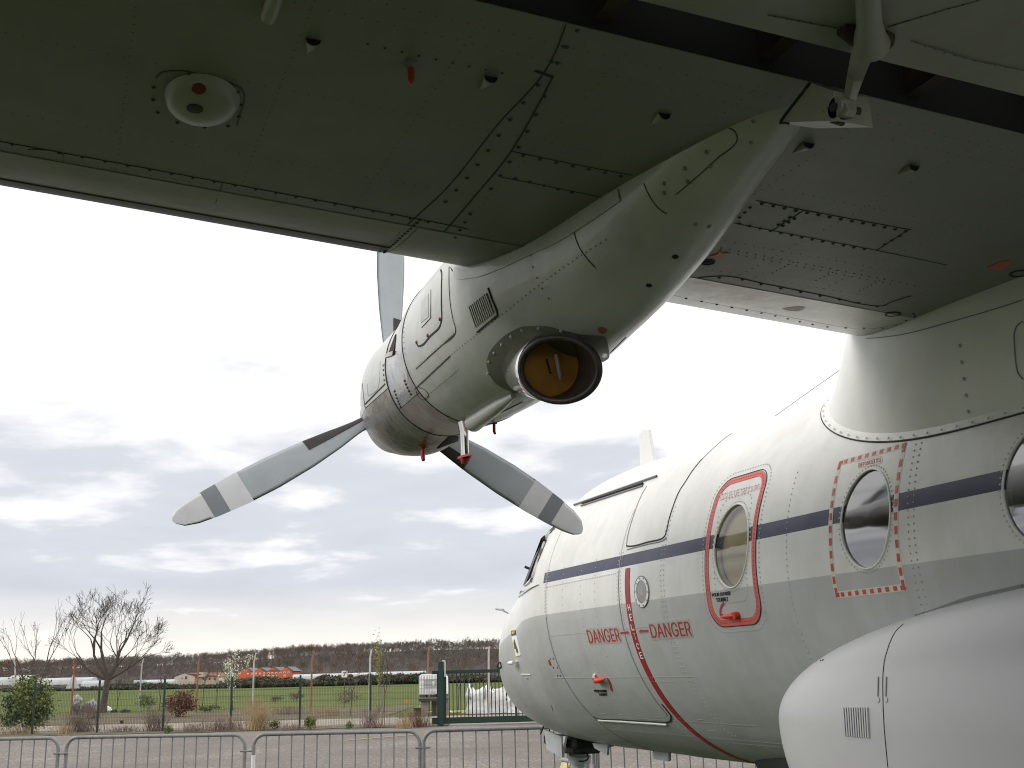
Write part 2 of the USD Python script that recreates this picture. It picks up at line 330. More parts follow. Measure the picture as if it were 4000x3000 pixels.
# ------------------------------------------------------------------ bodies of the aeroplane (x ahead, y to its left, z up)
class Body:
    """a lofted body: half width w, upper and lower half heights about a centre line"""
    def __init__(s, xs, w, top, bot, zc, yc=0.0, ex=2.0):
        o = np.argsort(xs); xs = np.asarray(xs, float)[o]
        s.x0, s.x1, s.yc, s.ex = xs[0], xs[-1], yc, ex
        f = lambda v: PchipInterpolator(xs, np.broadcast_to(np.asarray(v, float), len(o))[o])
        s.w, s.zt, s.zb, s.zc = f(w), f(top), f(bot), f(zc)
    def sec(s, x):
        x = np.clip(x, s.x0, s.x1)
        w, zc = np.maximum(s.w(x), 1e-3), s.zc(x)
        return w, np.maximum(s.zt(x) - zc, 1e-3), np.maximum(zc - s.zb(x), 1e-3), zc
    def g(s, P):
        w, u, d, zc = s.sec(P[..., 0])
        dz = P[..., 2] - zc
        val = (P[..., 1] - s.yc) ** 2 / w ** 2 + np.where(dz > 0, dz ** 2 / u ** 2, dz ** 2 / d ** 2) - 1
        return np.where((P[..., 0] < s.x0) | (P[..., 0] > s.x1), 9.0, val)
    def pt(s, x, th, off=0.0):
        x, th = np.broadcast_arrays(np.asarray(x, float), np.asarray(th, float))
        w, u, d, zc = s.sec(x)
        P = np.stack([x, s.yc + w * np.cos(th), zc + np.where(np.sin(th) > 0, u, d) * np.sin(th)], -1)
        return P + s.n(P) * off if off else P
    def n(s, P):
        e = 1e-4; G = np.zeros(P.shape)
        for k in range(3):
            d = np.zeros(3); d[k] = e
            G[..., k] = s.g_raw(P + d) - s.g_raw(P - d)
        return G / np.maximum(np.linalg.norm(G, axis=-1, keepdims=True), 1e-12)
    def g_raw(s, P):
        w, u, d, zc = s.sec(P[..., 0]); dz = P[..., 2] - zc
        return (P[..., 1] - s.yc) ** 2 / w ** 2 + np.where(dz > 0, dz ** 2 / u ** 2, dz ** 2 / d ** 2)
    def hit(s, px, off=0.0, tmax=14.0):
        """where the lines of sight of some picture points meet the body"""
        d = ray(px); T = np.linspace(0.8, tmax, 700)
        G = s.g(EYE + d[:, None, :] * T[None, :, None])
        ins = G < 0
        k = np.where(ins.any(1), ins.argmax(1), np.clip(G.argmin(1), 1, None))
        hi = T[k]; lo = T[np.maximum(k - 1, 0)]
        ok = ins.any(1)
        for _ in range(40):
            mid = (lo + hi) / 2; gm = s.g(EYE + d * mid[:, None])
            hi = np.where(ok & (gm < 0), mid, hi); lo = np.where(ok & (gm >= 0), mid, lo)
        P = EYE + d * hi[:, None]
        return P + s.n(P) * off if off else P
    def mesh(s, xs, nt=96, off=0.0, caps=False, a0=0.0, a1=2 * math.pi):
        xs = np.asarray(xs, float); closed = abs(a1 - a0 - 2 * math.pi) < 1e-6
        th = np.linspace(a0, a1, nt + 1)[:-1] if closed else np.linspace(a0, a1, nt)
        P = s.pt(xs[:, None], th[None, :], off)
        return grid(P, wrap=closed, caps=caps)

def grid(P, wrap=False, caps=False):
    n, k = P.shape[:2]
    V = P.reshape(-1, 3); F = []
    i, j = np.meshgrid(np.arange(n - 1), np.arange(k if wrap else k - 1), indexing='ij')
    a = i * k + j; b = i * k + (j + 1) % k; c = (i + 1) * k + (j + 1) % k; d = (i + 1) * k + j
    F = np.stack([a, b, c, d], -1).reshape(-1, 4)
    F = np.vstack([F[:, [0, 1, 2]], F[:, [0, 2, 3]]])
    if caps:
        V = np.vstack([V, P[0].mean(0), P[-1].mean(0)]); q = n * k
        jj = np.arange(k); F = np.vstack([F, np.stack([np.full(k, q), (jj + 1) % k, jj], 1), np.stack([np.full(k, q + 1), (n - 1) * k + jj, (n - 1) * k + (jj + 1) % k], 1)])
    return V, F

class Plane:
    """the flat underside of a wing panel"""
    def __init__(s, P0, n): s.P0, s.nn = np.asarray(P0, float), np.asarray(n, float) / np.linalg.norm(n)
    def hit(s, px, off=0.0):
        d = ray(px); t = ((s.P0 - EYE) @ s.nn) / (d @ s.nn)
        return EYE + d * t[:, None] - s.nn * off
    def n(s, P): return np.broadcast_to(-s.nn, np.shape(P))

R = 1.225; ZF = 2.2114
NX = [8.0, 8.41, 8.85, 9.36, 9.87, 10.38, 10.79, 11.13, 11.34, 11.41]
HULL = Body([-7, -4, 0.0, 4, 7.2] + NX, [.35, .95, R, R, R, R] + [1.222, 1.217, 1.154, 1.031, .981, .846, .653, .40, .10],
            [3.2, 3.436, 3.436, 3.436, 3.436, 3.436] + [3.440, 3.425, 3.243, 2.906, 2.686, 2.531, 2.314, 2.051, 1.70],
            [2.3, 1.5, .986, .986, .986, .986] + [.992, .994, .995, 1.004, 1.031, 1.083, 1.128, 1.215, 1.40],
            [2.7, 2.5, ZF, ZF, ZF, ZF] + [2.211, 2.195, 2.125, 2.012, 1.906, 1.765, 1.65, 1.576, 1.51])
XN = [7.12, 7.0, 6.8, 6.5, 6.1, 5.5, 4.9, 4.4, 3.9, 3.4, 2.9, 2.45]
WN = np.array([.212, .254, .307, .358, .345, .405, .414, .380, .290, .240, .165, .09])
DN = np.array([.29, .327, .37, .405, .385, .43, .453, .46, .435, .343, .18, .06])
CN = np.array([3.405, 3.414, 3.409, 3.40, 3.405, 3.40, 3.409, 3.422, 3.425, 3.42, 3.422, 3.42])
NAC = Body(XN, WN, CN + np.array([.25, .29, .34, .37, .39, .43, .44, .42, .36, .28, .18, .09]), CN - DN, CN, yc=2.955)
SP = dict(xf=5.288, L=2.986, n=2.087, yc=1.317, zc=1.409, a=.381, bu=.611, bd=1.172)
sx = SP['xf'] - 2.986 * np.linspace(0, 1, 40) ** 2
ss = np.sqrt(np.maximum(1 - (1 - np.clip((SP['xf'] - sx) / SP['L'], 0, 1)) ** SP['n'], 1e-5))
sxx = np.r_[sx, [1.4, 0.2]]; sss = np.r_[ss, [1.0, 0.93]]
POD = Body(sxx, SP['a'] * sss, SP['zc'] + SP['bu'] * sss, SP['zc'] - SP['bd'] * sss, SP['zc'], yc=SP['yc'])
PODR = Body(sxx, SP['a'] * sss, SP['zc'] + SP['bu'] * sss, SP['zc'] - SP['bd'] * sss, SP['zc'], yc=-SP['yc'])
DIH = math.radians(2.6)
UNDER = Plane([3.6, 1.15, 3.283], [-0.03, -math.sin(DIH), math.cos(DIH)])
def wz(x, y): return 3.283 + (0.03 * (x - 3.6) + math.sin(DIH) * (y - 1.15)) / math.cos(DIH)

# drawing on the skin: ribbons (seams, lines), patches, rivets, lettering
def ribbon(body, px, w, off=0.002, close=False, step=9.0, smooth=True, th=0.0):
    q = smoothpx(px, step, close) if smooth and len(px) > 2 else dens(px, step, close)
    return ribbon3(body, body.hit(q), w, off)
def ribbon3(body, P, w, off=0.002):
    P = np.asarray(P, float); N = body.n(P)
    T = np.gradient(P, axis=0)
    S = np.cross(T, N); S /= np.maximum(np.linalg.norm(S, axis=1, keepdims=True), 1e-9)
    w = np.broadcast_to(w, len(P))[:, None] / 2
    A, B = P + S * w + N * off, P - S * w + N * off
    A0, B0 = P + S * w - N * 0.002, P - S * w - N * 0.002
    G = np.stack([A0, A, B, B0], 1)
    V, F = grid(G); return V, F[:, ::-1]
def quad(body, corners, nu=8, nv=8, off=0.003):
    """a panel whose corners (tl, tr, br, bl) are given in the picture, laid on the skin"""
    c = np.asarray(corners, float); u, v = np.meshgrid(np.linspace(0, 1, nu), np.linspace(0, 1, nv))
    u, v = u.ravel()[:, None], v.ravel()[:, None]
    q = (1 - u) * (1 - v) * c[0] + u * (1 - v) * c[1] + u * v * c[2] + (1 - u) * v * c[3]
    P = body.hit(q); N = body.n(P); G = (P + N * off).reshape(nv, nu, 3)
    return shell(G, N.reshape(nv, nu, 3), off + 0.004)
def shell(G, N, t):
    """give a sheet of points its edges, reaching t back into the skin"""
    V, F = grid(G)
    nv, nu = G.shape[:2]
    idx = np.arange(nv * nu).reshape(nv, nu)
    loop = np.r_[idx[0, :-1], idx[:-1, -1], idx[-1, :0:-1], idx[:0:-1, 0]]
    L = V[loop] - N.reshape(-1, 3)[loop] * t
    n0 = len(V); V = np.vstack([V, L]); k = len(loop); j = np.arange(k); jn = (j + 1) % k
    F = np.vstack([F, np.stack([loop[j], n0 + j, loop[jn]], 1), np.stack([n0 + j, n0 + jn, loop[jn]], 1)])
    a = V[F[0]]; nn = np.cross(a[1] - a[0], a[2] - a[0])
    return (V, F) if nn @ N.reshape(-1, 3)[0] > 0 else (V, F[:, ::-1])
def disc(body, px, off=0.003, rings=5, hole=None):
    """the inside of a closed outline in the picture, laid on the skin"""
    px = np.asarray(px, float); c = px.mean(0); k = len(px)
    R_ = np.linspace(0 if hole is None else hole, 1, rings)
    q = np.array([c + (p - c) * r for r in R_ for p in px])
    P = body.hit(q); N = body.n(P)
    G = (P + N * off).reshape(rings, k, 3)
    V, F = grid(G, wrap=True)
    L = V[-k:] - N[-k:] * (off + 0.004); n0 = len(V); V = np.vstack([V, L]); j = np.arange(k); jn = (j + 1) % k; b = n0 - k
    F = np.vstack([F, np.stack([b + j, b + jn, n0 + jn], 1), np.stack([b + j, n0 + jn, n0 + j], 1)])
    a = V[F[k * 2]]; nn = np.cross(a[1] - a[0], a[2] - a[0])
    if nn @ N[k * 2] < 0: F = F[:, ::-1]
    return V, F
def ell(cx, cy, rx, ry, n=36, rot=0.0):
    t = np.linspace(0, 2 * math.pi, n + 1)[:-1]; c, s = math.cos(rot), math.sin(rot)
    x, y = rx * np.cos(t), ry * np.sin(t)
    return np.stack([cx + c * x - s * y, cy + s * x + c * y], 1)
def domes(P, N, r, h=None):
    """small rivet heads"""
    P, N = np.asarray(P), np.asarray(N); h = r * 0.6 if h is None else h
    A = np.cross(N, [0.3, 0.2, 1.0]); A /= np.linalg.norm(A, axis=1, keepdims=True); B = np.cross(N, A)
    k = 6; t = np.arange(k) / k * 2 * math.pi
    ring = P[:, None] + (A[:, None] * np.cos(t)[None, :, None] + B[:, None] * np.sin(t)[None, :, None]) * r
    top = P[:, None] + (ring - P[:, None]) * 0.6 + N[:, None] * h
    V = np.concatenate([ring, top, (P + N * h * 1.15)[:, None]], 1)
    j = np.arange(k); jn = (j + 1) % k
    f = np.vstack([np.stack([j, jn, k + jn], 1), np.stack([j, k + jn, k + j], 1), np.stack([k + j, k + jn, np.full(k, 2 * k)], 1)])
    F = (f[None] + (np.arange(len(P)) * (2 * k + 1))[:, None, None]).reshape(-1, 3)
    return V.reshape(-1, 3), F
def along(P, d):
    s = np.r_[0, np.cumsum(np.linalg.norm(np.diff(P, axis=0), axis=1))]
    t = np.arange(d / 2, s[-1], d)
    return np.stack([np.interp(t, s, P[:, k]) for k in range(3)], 1)
def rivets(body, px, d=0.03, r=0.005, off=0.0):
    P = along(body.hit(smoothpx(px, 8.0) if len(px) > 2 else dens(px, 8.0)), d)
    N = body.n(P); return domes(P + N * off, N, r)
def letters(body, text, tl, tr, br, bl, off=0.003, bold=False, stretch=True):
    """lettering between four picture corners, laid on the skin"""
    m_ = meshkit.text_mesh(text, 1.0, 0.02, bold)
    m_ = m_.subdivide_to_size(0.35, max_iter=6) if hasattr(m_, 'subdivide_to_size') else m_
    v = np.asarray(m_.vertices); lo, hi = v.min(0), v.max(0)
    u = (v[:, 0:1] - lo[0]) / (hi[0] - lo[0]); w = 1 - v[:, 1:2] / max(hi[1], 1e-6)
    q = (1 - u) * (1 - w) * np.array(tl) + u * (1 - w) * np.array(tr) + u * w * np.array(br) + (1 - u) * w * np.array(bl)
    P = body.hit(q); up = v[:, 2:3] > 0.01
    return P + body.n(P) * np.where(up, off, -0.002), np.asarray(m_.faces)[:, ::-1]

# plain shapes
def box(c, s, rz=0.0):
    b = trimesh.creation.box(s)
    if rz: b.apply_transform(trimesh.transformations.rotation_matrix(rz, [0, 0, 1]))
    b.apply_translation(c); return b
def rbox(c, s, r=0.01, rz=0.0):
    """box with chamfered edges"""
    h = np.asarray(s, float) / 2; r = min(r, *(h * 0.9)); P = []
    for k in range(3):
        g = h - r; g[k] = h[k]
        for sg in np.array(np.meshgrid([-1, 1], [-1, 1], [-1, 1])).reshape(3, -1).T: P.append(sg * g)
    b = trimesh.convex.convex_hull(np.array(P))
    if rz: b.apply_transform(trimesh.transformations.rotation_matrix(rz, [0, 0, 1]))
    b.apply_translation(c); return b
def tube(P, r, n=10, caps=True):
    P = np.asarray(P, float); r = np.broadcast_to(np.asarray(r, float), len(P))
    T = np.gradient(P, axis=0); T /= np.maximum(np.linalg.norm(T, axis=1, keepdims=True), 1e-9)
    ref_ = np.array([0.0, 0, 1]) if abs(T[0, 2]) < 0.9 else np.array([1.0, 0, 0])
    out = []; A = np.cross(T[0], ref_); A /= np.linalg.norm(A)
    for k in range(len(P)):
        A = A - T[k] * (A @ T[k]); A /= max(np.linalg.norm(A), 1e-9); B = np.cross(T[k], A)
        t = np.arange(n) / n * 2 * math.pi
        out.append(P[k] + r[k] * (np.outer(np.cos(t), A) + np.outer(np.sin(t), B)))
    return grid(np.array(out), wrap=True, caps=caps)
def extrude(poly, a, b, axis_o, ax_u, ax_v, ax_w):
    """polygon (u, v) pushed along w from a to b"""
    from shapely.geometry import Polygon
    pm = trimesh.creation.extrude_polygon(Polygon(poly), b - a, engine='earcut')
    v = np.asarray(pm.vertices)
    return (np.asarray(axis_o) + v[:, 0:1] * np.asarray(ax_u) + v[:, 1:2] * np.asarray(ax_v) + (v[:, 2:3] + a) * np.asarray(ax_w), np.asarray(pm.faces))
def man(mesh):
    import manifold3d as m3
    v, f, _ = meshkit.arrays(M(mesh))
    t = trimesh.Trimesh(v, f, process=True); t.merge_vertices()
    if t.volume < 0: t.invert()
    return m3.Manifold(m3.Mesh(np.asarray(t.vertices, np.float32), np.asarray(t.faces, np.uint32)))

# ================================================================== the aeroplane
plane = thing('airplane', 'white and grey twin propeller airplane with blue cheat line, seen from under its wing', 'airplane', (5.0, 0.0, 0.0))

# ---- fuselage: a shell with the cabin windows cut through it
CX = [5.855, 4.605, 3.50, 2.35, 1.2]; WZC, WA, WB = 2.395, 0.187, 0.247
xs_h = np.r_[np.linspace(-7, 0, 10), np.linspace(0.4, 8, 40), np.linspace(8.08, 10.9, 48), 11.41 - 0.51 * (1 - np.linspace(0, 1, 26)[1:]) ** 2]
import manifold3d as m3
hull = man(HULL.mesh(xs_h, 120, caps=True))
inner = man(HULL.mesh(np.linspace(-3, 8.3, 40), 72, off=-0.045, caps=True))
hull = hull - inner
tw = np.linspace(0, 2 * math.pi, 49)[:-1]
for cx in CX:
    for sg in (1, -1):
        P = np.stack([np.stack([cx + WA * np.cos(tw), np.full(48, sg * y), WZC + WB * np.sin(tw)], 1) for y in ((0.9, 1.5) if sg > 0 else (0.9, 1.5))])
        hull = hull - man(grid(P, wrap=True, caps=True))
hm = hull.to_mesh()
fus = obj('fuselage', (np.asarray(hm.vert_properties[:, :3], float), np.asarray(hm.tri_verts, int)), 'fuselage_paint', plane, smooth=28)
def side(xz):
    xz = np.asarray(xz, float); w, u, d, zc = HULL.sec(xz[:, 0]); dz = xz[:, 1] - zc
    y = w * np.sqrt(np.maximum(1 - (dz / np.where(dz > 0, u, d)) ** 2, 1e-4))
    return np.stack([xz[:, 0], y, xz[:, 1]], 1)
obj('cabin_lining', HULL.mesh(np.linspace(-2.5, 8.0, 12), 48, off=-0.16, a0=math.radians(100), a1=math.radians(260)), 'cabin_lining', fus, smooth=True)
obj('cabin_lining', HULL.mesh(np.linspace(-2.5, 8.0, 4), 30, off=-0.10, a0=math.radians(-80), a1=math.radians(-14)), 'cabin_dark', fus, smooth=True)
obj('cabin_floor', box((3, 0, 1.42), (10.5, 1.5, 0.04)), 'cabin_dark', fus)
for k, cx in enumerate(CX[:4]):
    tt = np.linspace(0, 2 * math.pi, 61)
    rim = side(np.stack([cx + (WA + 0.004) * np.cos(tt), WZC + (WB + 0.004) * np.sin(tt)], 1))
    obj('window_frame', tube(rim + HULL.n(rim) * 0.001, 0.0055, 8, caps=False), 'white_paint', fus, smooth=True)
    rr = np.linspace(0, 1.02, 6)
    G = np.stack([side(np.stack([cx + WA * r * np.cos(tt[:-1]), WZC + WB * r * np.sin(tt[:-1])], 1)) for r in rr])
    G = G - HULL.n(G) * 0.007
    obj('window_pane', grid(G, wrap=True), 'hatch_glass' if k == 0 else 'cabin_glass', fus, smooth=True)
    if k == 0: obj('added_pane_backing', grid(G - HULL.n(G) * 0.05, wrap=True), 'pane_backing_beige', fus, smooth=True)  # panel added behind the hatch pane to give its lit beige tone
    rp = side(np.stack([cx + (WA + 0.022) * np.cos(tt[:-1]), WZC + (WB + 0.022) * np.sin(tt[:-1])], 1))
    obj('window_rivets', domes(rp, HULL.n(rp), 0.0055), 'rivet_paint', fus, smooth=True, kind='stuff')

# emergency hatch: red band, handle, seam
def rrect(x0, x1, z0, z1, r, n=8):
    P = []
    for cx, cz, a in ((x1 - r, z1 - r, 0), (x0 + r, z1 - r, 90), (x0 + r, z0 + r, 180), (x1 - r, z0 + r, 270)):
        for t in np.linspace(a, a + 90, n): P.append((cx + r * math.cos(math.radians(t)), cz + r * math.sin(math.radians(t))))
    P = np.array(P + P[:1]); s = np.r_[0, np.cumsum(np.linalg.norm(np.diff(P, axis=0), axis=1))]
    t = np.arange(0, s[-1], 0.015); t = np.r_[t, s[-1]]
    return np.stack([np.interp(t, s, P[:, k]) for k in (0, 1)], 1)
band = rrect(5.605, 6.125, 1.945, 2.815, 0.115)
obj('hatch_band', ribbon3(HULL, side(band), 0.040, 0.003), 'hatch_red', fus, smooth=30, label='red painted outline of the emergency hatch')
obj('hatch_seam', ribbon3(HULL, side(rrect(5.582, 6.148, 1.922, 2.838, 0.13)), 0.005, 0.0025), 'seam', fus)
rb = along(side(band), 0.026); obj('hatch_rivets', domes(rb + HULL.n(rb) * 0.003, HULL.n(rb), 0.0045), 'red_paint', fus, smooth=True, kind='stuff')
obj('lettering', letters(HULL, 'ISSUE DE SECOURS', (2813, 1930), (2969, 1889), (2974, 1908), (2812, 1955)), 'faded_pink', fus, label='faded words ISSUE DE SECOURS')
obj('lettering', letters(HULL, 'POUR OUVRIR', (2781, 2318), (2853, 2309), (2854, 2324), (2783, 2331)), 'ink_black', fus, label='words POUR OUVRIR on the hatch')
obj('lettering', letters(HULL, 'TOURNEZ', (2797, 2336), (2843, 2331), (2845, 2348), (2800, 2352)), 'ink_black', fus, label='word TOURNEZ on the hatch')
def handle(c, d, w, name='handle'):
    c, d = np.asarray(c, float), np.asarray(d, float); n = HULL.n(c[None])[0]
    P = [c + n * 0.012, c + n * 0.030 + d * 0.15, c + n * 0.034 + d * 0.6, c + n * 0.020 + d * 1.0]
    o = obj(name, tube(P, [w, w, w * 0.8, w * 0.25], 10), 'handle_red', fus, smooth=40)
    obj('handle_pivot', tube([c - n * 0.01, c + n * 0.035], 0.022, 12), 'handle_red', fus, smooth=40)
hp = HULL.hit([(2883, 2402), (2827, 2407)]); handle(hp[0], hp[1] - hp[0], 0.017)
obj('turn_arrow', ribbon(HULL, [(2829, 2356), (2818, 2370), (2814, 2390), (2818, 2408)], 0.016, 0.003), 'red_paint', fus)
obj('turn_arrow_tip', quad(HULL, [(2812, 2400), (2825, 2398), (2821, 2416), (2820, 2416)], 4, 4), 'red_paint', fus)
# crew door handle and words
hp = HULL.hit([(2335, 2652), (2372, 2646)]); handle(hp[0], hp[1] - hp[0], 0.022)
obj('turn_arrow', ribbon(HULL, [(2372, 2648), (2382, 2664), (2387, 2684), (2390, 2698)], [0.022] * 5 if False else 0.024, 0.003), 'red_paint', fus)
obj('handle_tag', quad(HULL, [(2319, 2633), (2328, 2633), (2326, 2646), (2317, 2645)], 3, 3, 0.01), 'ink_white', fus)
obj('lettering', letters(HULL, 'POUR OUVRIR', (2320, 2694), (2368, 2694), (2372, 2704), (2324, 2704)), 'ink_black', fus, label='words POUR OUVRIR on the crew door')
obj('lettering', letters(HULL, 'TOURNEZ', (2338, 2708), (2370, 2707), (2373, 2717), (2343, 2718)), 'ink_black', fus, label='word TOURNEZ on the crew door')

# the propeller plane is marked by a red ring with the word HELICE
def ring(x, a, b, w, mat, name, off=0.003, body=HULL, par=None, step=2.0, label=None):
    th = np.radians(np.arange(a, b + 0.01, step))
    return obj(name, ribbon3(body, body.pt(np.full(len(th), float(x)), th), w, off), mat, par or fus, smooth=30, label=label)
ring(7.206, -100, 8.8, 0.072, 'stripe_red', 'propeller_ring', label='red ring stripe marked HELICE')
Z = lambda x, y: (2400 + x * 0.3014, 2200 + y * 0.3014)
for ch, q in (('H', [(175, 532), (208, 530), (217, 613), (188, 616)]), ('E', [(198, 658), (228, 654), (240, 742), (214, 745)]), ('L', [(214, 788), (238, 786), (268, 866), (236, 870)]),
              ('I', [(258, 908), (262, 906), (288, 985), (284, 986)]), ('C', [(284, 1040), (314, 1034), (334, 1110), (312, 1116)]), ('E', [(324, 1154), (354, 1150), (384, 1232), (352, 1237)])):
    obj('ring_letter', letters(HULL, ch, *[Z(*p) for p in q], off=0.0055), 'ink_white', fus)
# DANGER, both sides of the ring, on clear film
Y = lambda x, y: (1950 + x * 0.2411, 2400 + y * 0.2411)
obj('decal_film', quad(HULL, [Z(445, 775), Z(965, 725), Z(1030, 960), Z(490, 1000)], 12, 8, 0.0015), 'decal_film', fus, smooth=30)
obj('lettering', letters(HULL, 'DANGER', Z(450, 790), Z(965, 748), Z(1012, 936), Z(490, 966), off=0.004), 'red_paint', fus, label='red word DANGER behind the ring')
obj('decal_film', quad(HULL, [Y(1410, 225), Y(1935, 195), Y(1995, 460), Y(1470, 490)], 12, 8, 0.0015), 'decal_film', fus, smooth=30)
obj('lettering', letters(HULL, 'DANGER', Y(1412, 252), Y(1922, 218), Y(1978, 428), Y(1468, 464), off=0.004), 'red_paint', fus, label='red word DANGER ahead of the ring')
obj('danger_arrow', quad(HULL, [Z(345, 865), Z(440, 860), Z(445, 890), Z(347, 897)], 6, 3), 'red_paint', fus)
obj('danger_arrow_tip', quad(HULL, [Z(320, 885), Z(346, 855), Z(350, 912), Z(320, 887)], 4, 4), 'red_paint', fus)
obj('danger_arrow', quad(HULL, [Y(1968, 285), Z(160, 885), Z(162, 908), Y(1972, 318)], 6, 3), 'red_paint', fus)
obj('danger_arrow_tip', quad(HULL, [Z(160, 872), Z(195, 898), Z(195, 900), Z(165, 922)], 4, 4), 'red_paint', fus)

# dashed red break-in frame round the second window
def bar(x0, z0, x1, z1, w=0.022, m_='dash_red'):
    obj('break_in_dash', ribbon3(HULL, side(np.stack([np.linspace(x0, x1, 5), np.linspace(z0, z1, 5)], 1)), w, 0.0025), m_, fus)
DX0, DX1, DZ0, DZ1 = 4.375, 4.885, 2.035, 2.730
for q_ in ((DX0, DZ0, DX0, DZ1), (DX1, DZ0, DX1, DZ1), (DX0, DZ0, DX1, DZ0), (DX0, DZ1, DX1, DZ1)):
    obj('dash_film', ribbon3(HULL, side(np.stack([np.linspace(q_[0], q_[2], 12), np.linspace(q_[1], q_[3], 12)], 1)), .034, 0.0010), 'film_cream', fus)
for x in np.arange(DX0 + 0.06, DX1 - 0.04, 0.0575):
    bar(x - 0.013, DZ0, x + 0.013, DZ0); bar(x - 0.013, DZ1, x + 0.013, DZ1, m_='hatch_red')
for z in np.arange(DZ0 + 0.075, DZ1 - 0.04, 0.066):
    bar(DX0, z - 0.019, DX0, z + 0.019, .020, 'hatch_red' if z > 2.5 else 'dash_red'); bar(DX1, z - 0.019, DX1, z + 0.019, .020, 'hatch_red' if z > 2.5 else 'dash_red')
for x, sx_ in ((DX0, 1), (DX1, -1)):
    for z, sz in ((DZ0, 1), (DZ1, -1)):
        bar(x - sx_ * .010, z, x + sx_ * 0.022, z); bar(x, z + sz * .012, x, z + sz * 0.036, .020)
X2 = lambda x, y: (2600 + x * 0.4822, 1700 + y * 0.4822)
obj('lettering', letters(HULL, 'DEFONCEZ ICI', X2(1565, 228), X2(1742, 182), X2(1746, 212), X2(1567, 258), off=0.0015), 'hatch_red', fus, label='words DEFONCEZ ICI')
obj('lettering_box', ribbon(HULL, [X2(1558, 215), X2(1752, 168), X2(1756, 222), X2(1562, 268)], 0.0025, 0.001, close=True, smooth=False), 'faded_pink', fus)

# porthole behind the ring
pc = np.array([(2506, 2312)]); pp = ell(2508.5, 2311.5, 27.5, 61, 40, rot=-0.03)
obj('porthole_frame', disc(HULL, pp, 0.006, 4, hole=0.74), 'white_paint', fus, smooth=35)
obj('porthole_pane', disc(HULL, ell(2508.5, 2310, 21.5, 47, 32, rot=-0.03), 0.004, 4), 'frosted_pane', fus, smooth=35)
obj('porthole_rim', ribbon(HULL, pp, 0.006, 0.007, close=True, step=5), 'seam_grey', fus)
q_ = HULL.hit(ell(2508.5, 2311, 24.6, 54, 10)); obj('porthole_screws', domes(q_ + HULL.n(q_) * .006, HULL.n(q_), 0.008), 'rivet_grey', fus, smooth=True, kind='stuff')

# seams and rivet rows
ring(8.70, -80, -4, 0.010, 'seam_grey', 'skin_seam', 0.002); ring(8.70, -4, 40, 0.005, 'soft_seam', 'skin_seam', 0.002)
ring(7.345, -44, 8, 0.012, 'seam_grey', 'door_seam', 0.002)
ring(7.345, 8, 30, 0.005, 'soft_seam', 'door_seam', 0.002)
obj('door_sill_seam', ribbon(HULL, [(2320, 2800), (2345, 2808), (2420, 2811), (2480, 2815), (2560, 2819), (2600, 2822), (2620, 2815), (2622, 2800), (2608, 2778), (2585, 2750)], 0.012, 0.004), 'seam', fus)
obj('door_sill', ribbon(HULL, [(2340, 2812), (2420, 2816), (2480, 2820), (2560, 2825), (2606, 2829)], 0.012, 0.012), 'white_paint', fus, smooth=30)
V1 = lambda x, y: (2150 + x * 0.3617, 1650 + y * 0.3617)
obj('roof_hatch_seam', ribbon(HULL, [V1(822, 1335), V1(860, 1338), V1(1060, 1292), V1(1200, 1258), V1(1238, 1225), V1(1258, 1160), V1(1280, 1060), V1(1312, 950), V1(1390, 750), V1(1460, 640), V1(1530, 530), V1(1640, 395)], 0.011, 0.003), 'seam', fus)
obj('roof_hatch_seam', ribbon(HULL, [V1(1640, 395), V1(1750, 290), V1(1860, 190), V1(1960, 120)], 0.006, 0.003), 'seam_grey', fus)
obj('roof_hatch_seam', ribbon(HULL, [V1(822, 1335), V1(840, 1210), V1(872, 1090), V1(905, 990), V1(960, 840), V1(1040, 690)], 0.006, 0.003), 'seam_grey', fus)
obj('roof_hatch_lip', ribbon(HULL, [V1(830, 1375), V1(1070, 1312), V1(1210, 1280), V1(1255, 1245)], 0.006, 0.004), 'seam_grey', fus)
obj('sliding_hatch_rail', ribbon(HULL, [V1(262, 898), V1(1155, 588)], 0.013, 0.016, smooth=False), 'seam_grey', fus)
obj('sliding_hatch_rail', ribbon(HULL, [V1(335, 905), V1(1000, 690)], 0.010, 0.012, smooth=False), 'seam_grey', fus)
obj('sliding_hatch_rail', ribbon(HULL, [V1(350, 885), V1(1010, 668)], 0.007, 0.018, smooth=False), 'seam', fus)
rl = []
def rowx(x, a, b, d=0.028):
    th = np.radians(np.arange(a, b, math.degrees(d / R))); P = HULL.pt(np.full(len(th), x), th); return P
def rowz(x0, x1, z, d=0.028):
    xs = np.arange(x0, x1, d); return side(np.stack([xs, np.full(len(xs), z)], 1))
for x in (8.725, 8.675, 7.37, 7.315): rl.append(rowx(x, -70, 14))
for x in (6.72, 6.68, 5.28, 4.29, 4.25): rl.append(rowx(x, -52, 26, 0.034))
for x in (8.35, 8.0, 7.75): rl.append(rowx(x, -40, 16, 0.06))
for x0, x1, z in ((6.7, 8.68, 1.965), (6.8, 7.3, 1.93), (6.6, 8.9, 1.63), (6.9, 7.35, 1.60), (6.3, 8.3, 1.325), (6.1, 8.9, 1.215), (5.0, 6.9, 1.19), (7.4, 8.7, 2.36)): rl.append(rowz(x0, x1, z, 0.030))
for g in np.linspace(6.9, 8.4, 6): rl.append(rowz(g, g + 0.07, 1.345, 0.02)); rl.append(rowz(g, g + 0.07, 1.27, 0.02))
rr_ = along(side(rrect(5.55, 6.18, 1.89, 2.87, 0.15)), 0.028); rl.append(rr_)
rl.append(along(side(rrect(5.69, 6.04, 2.06, 2.70, 0.08)), 0.035))
rl = np.vstack(rl); obj('rivets', domes(rl, HULL.n(rl), 0.0055, 0.0035), 'rivet_grey', fus, smooth=True, kind='stuff')

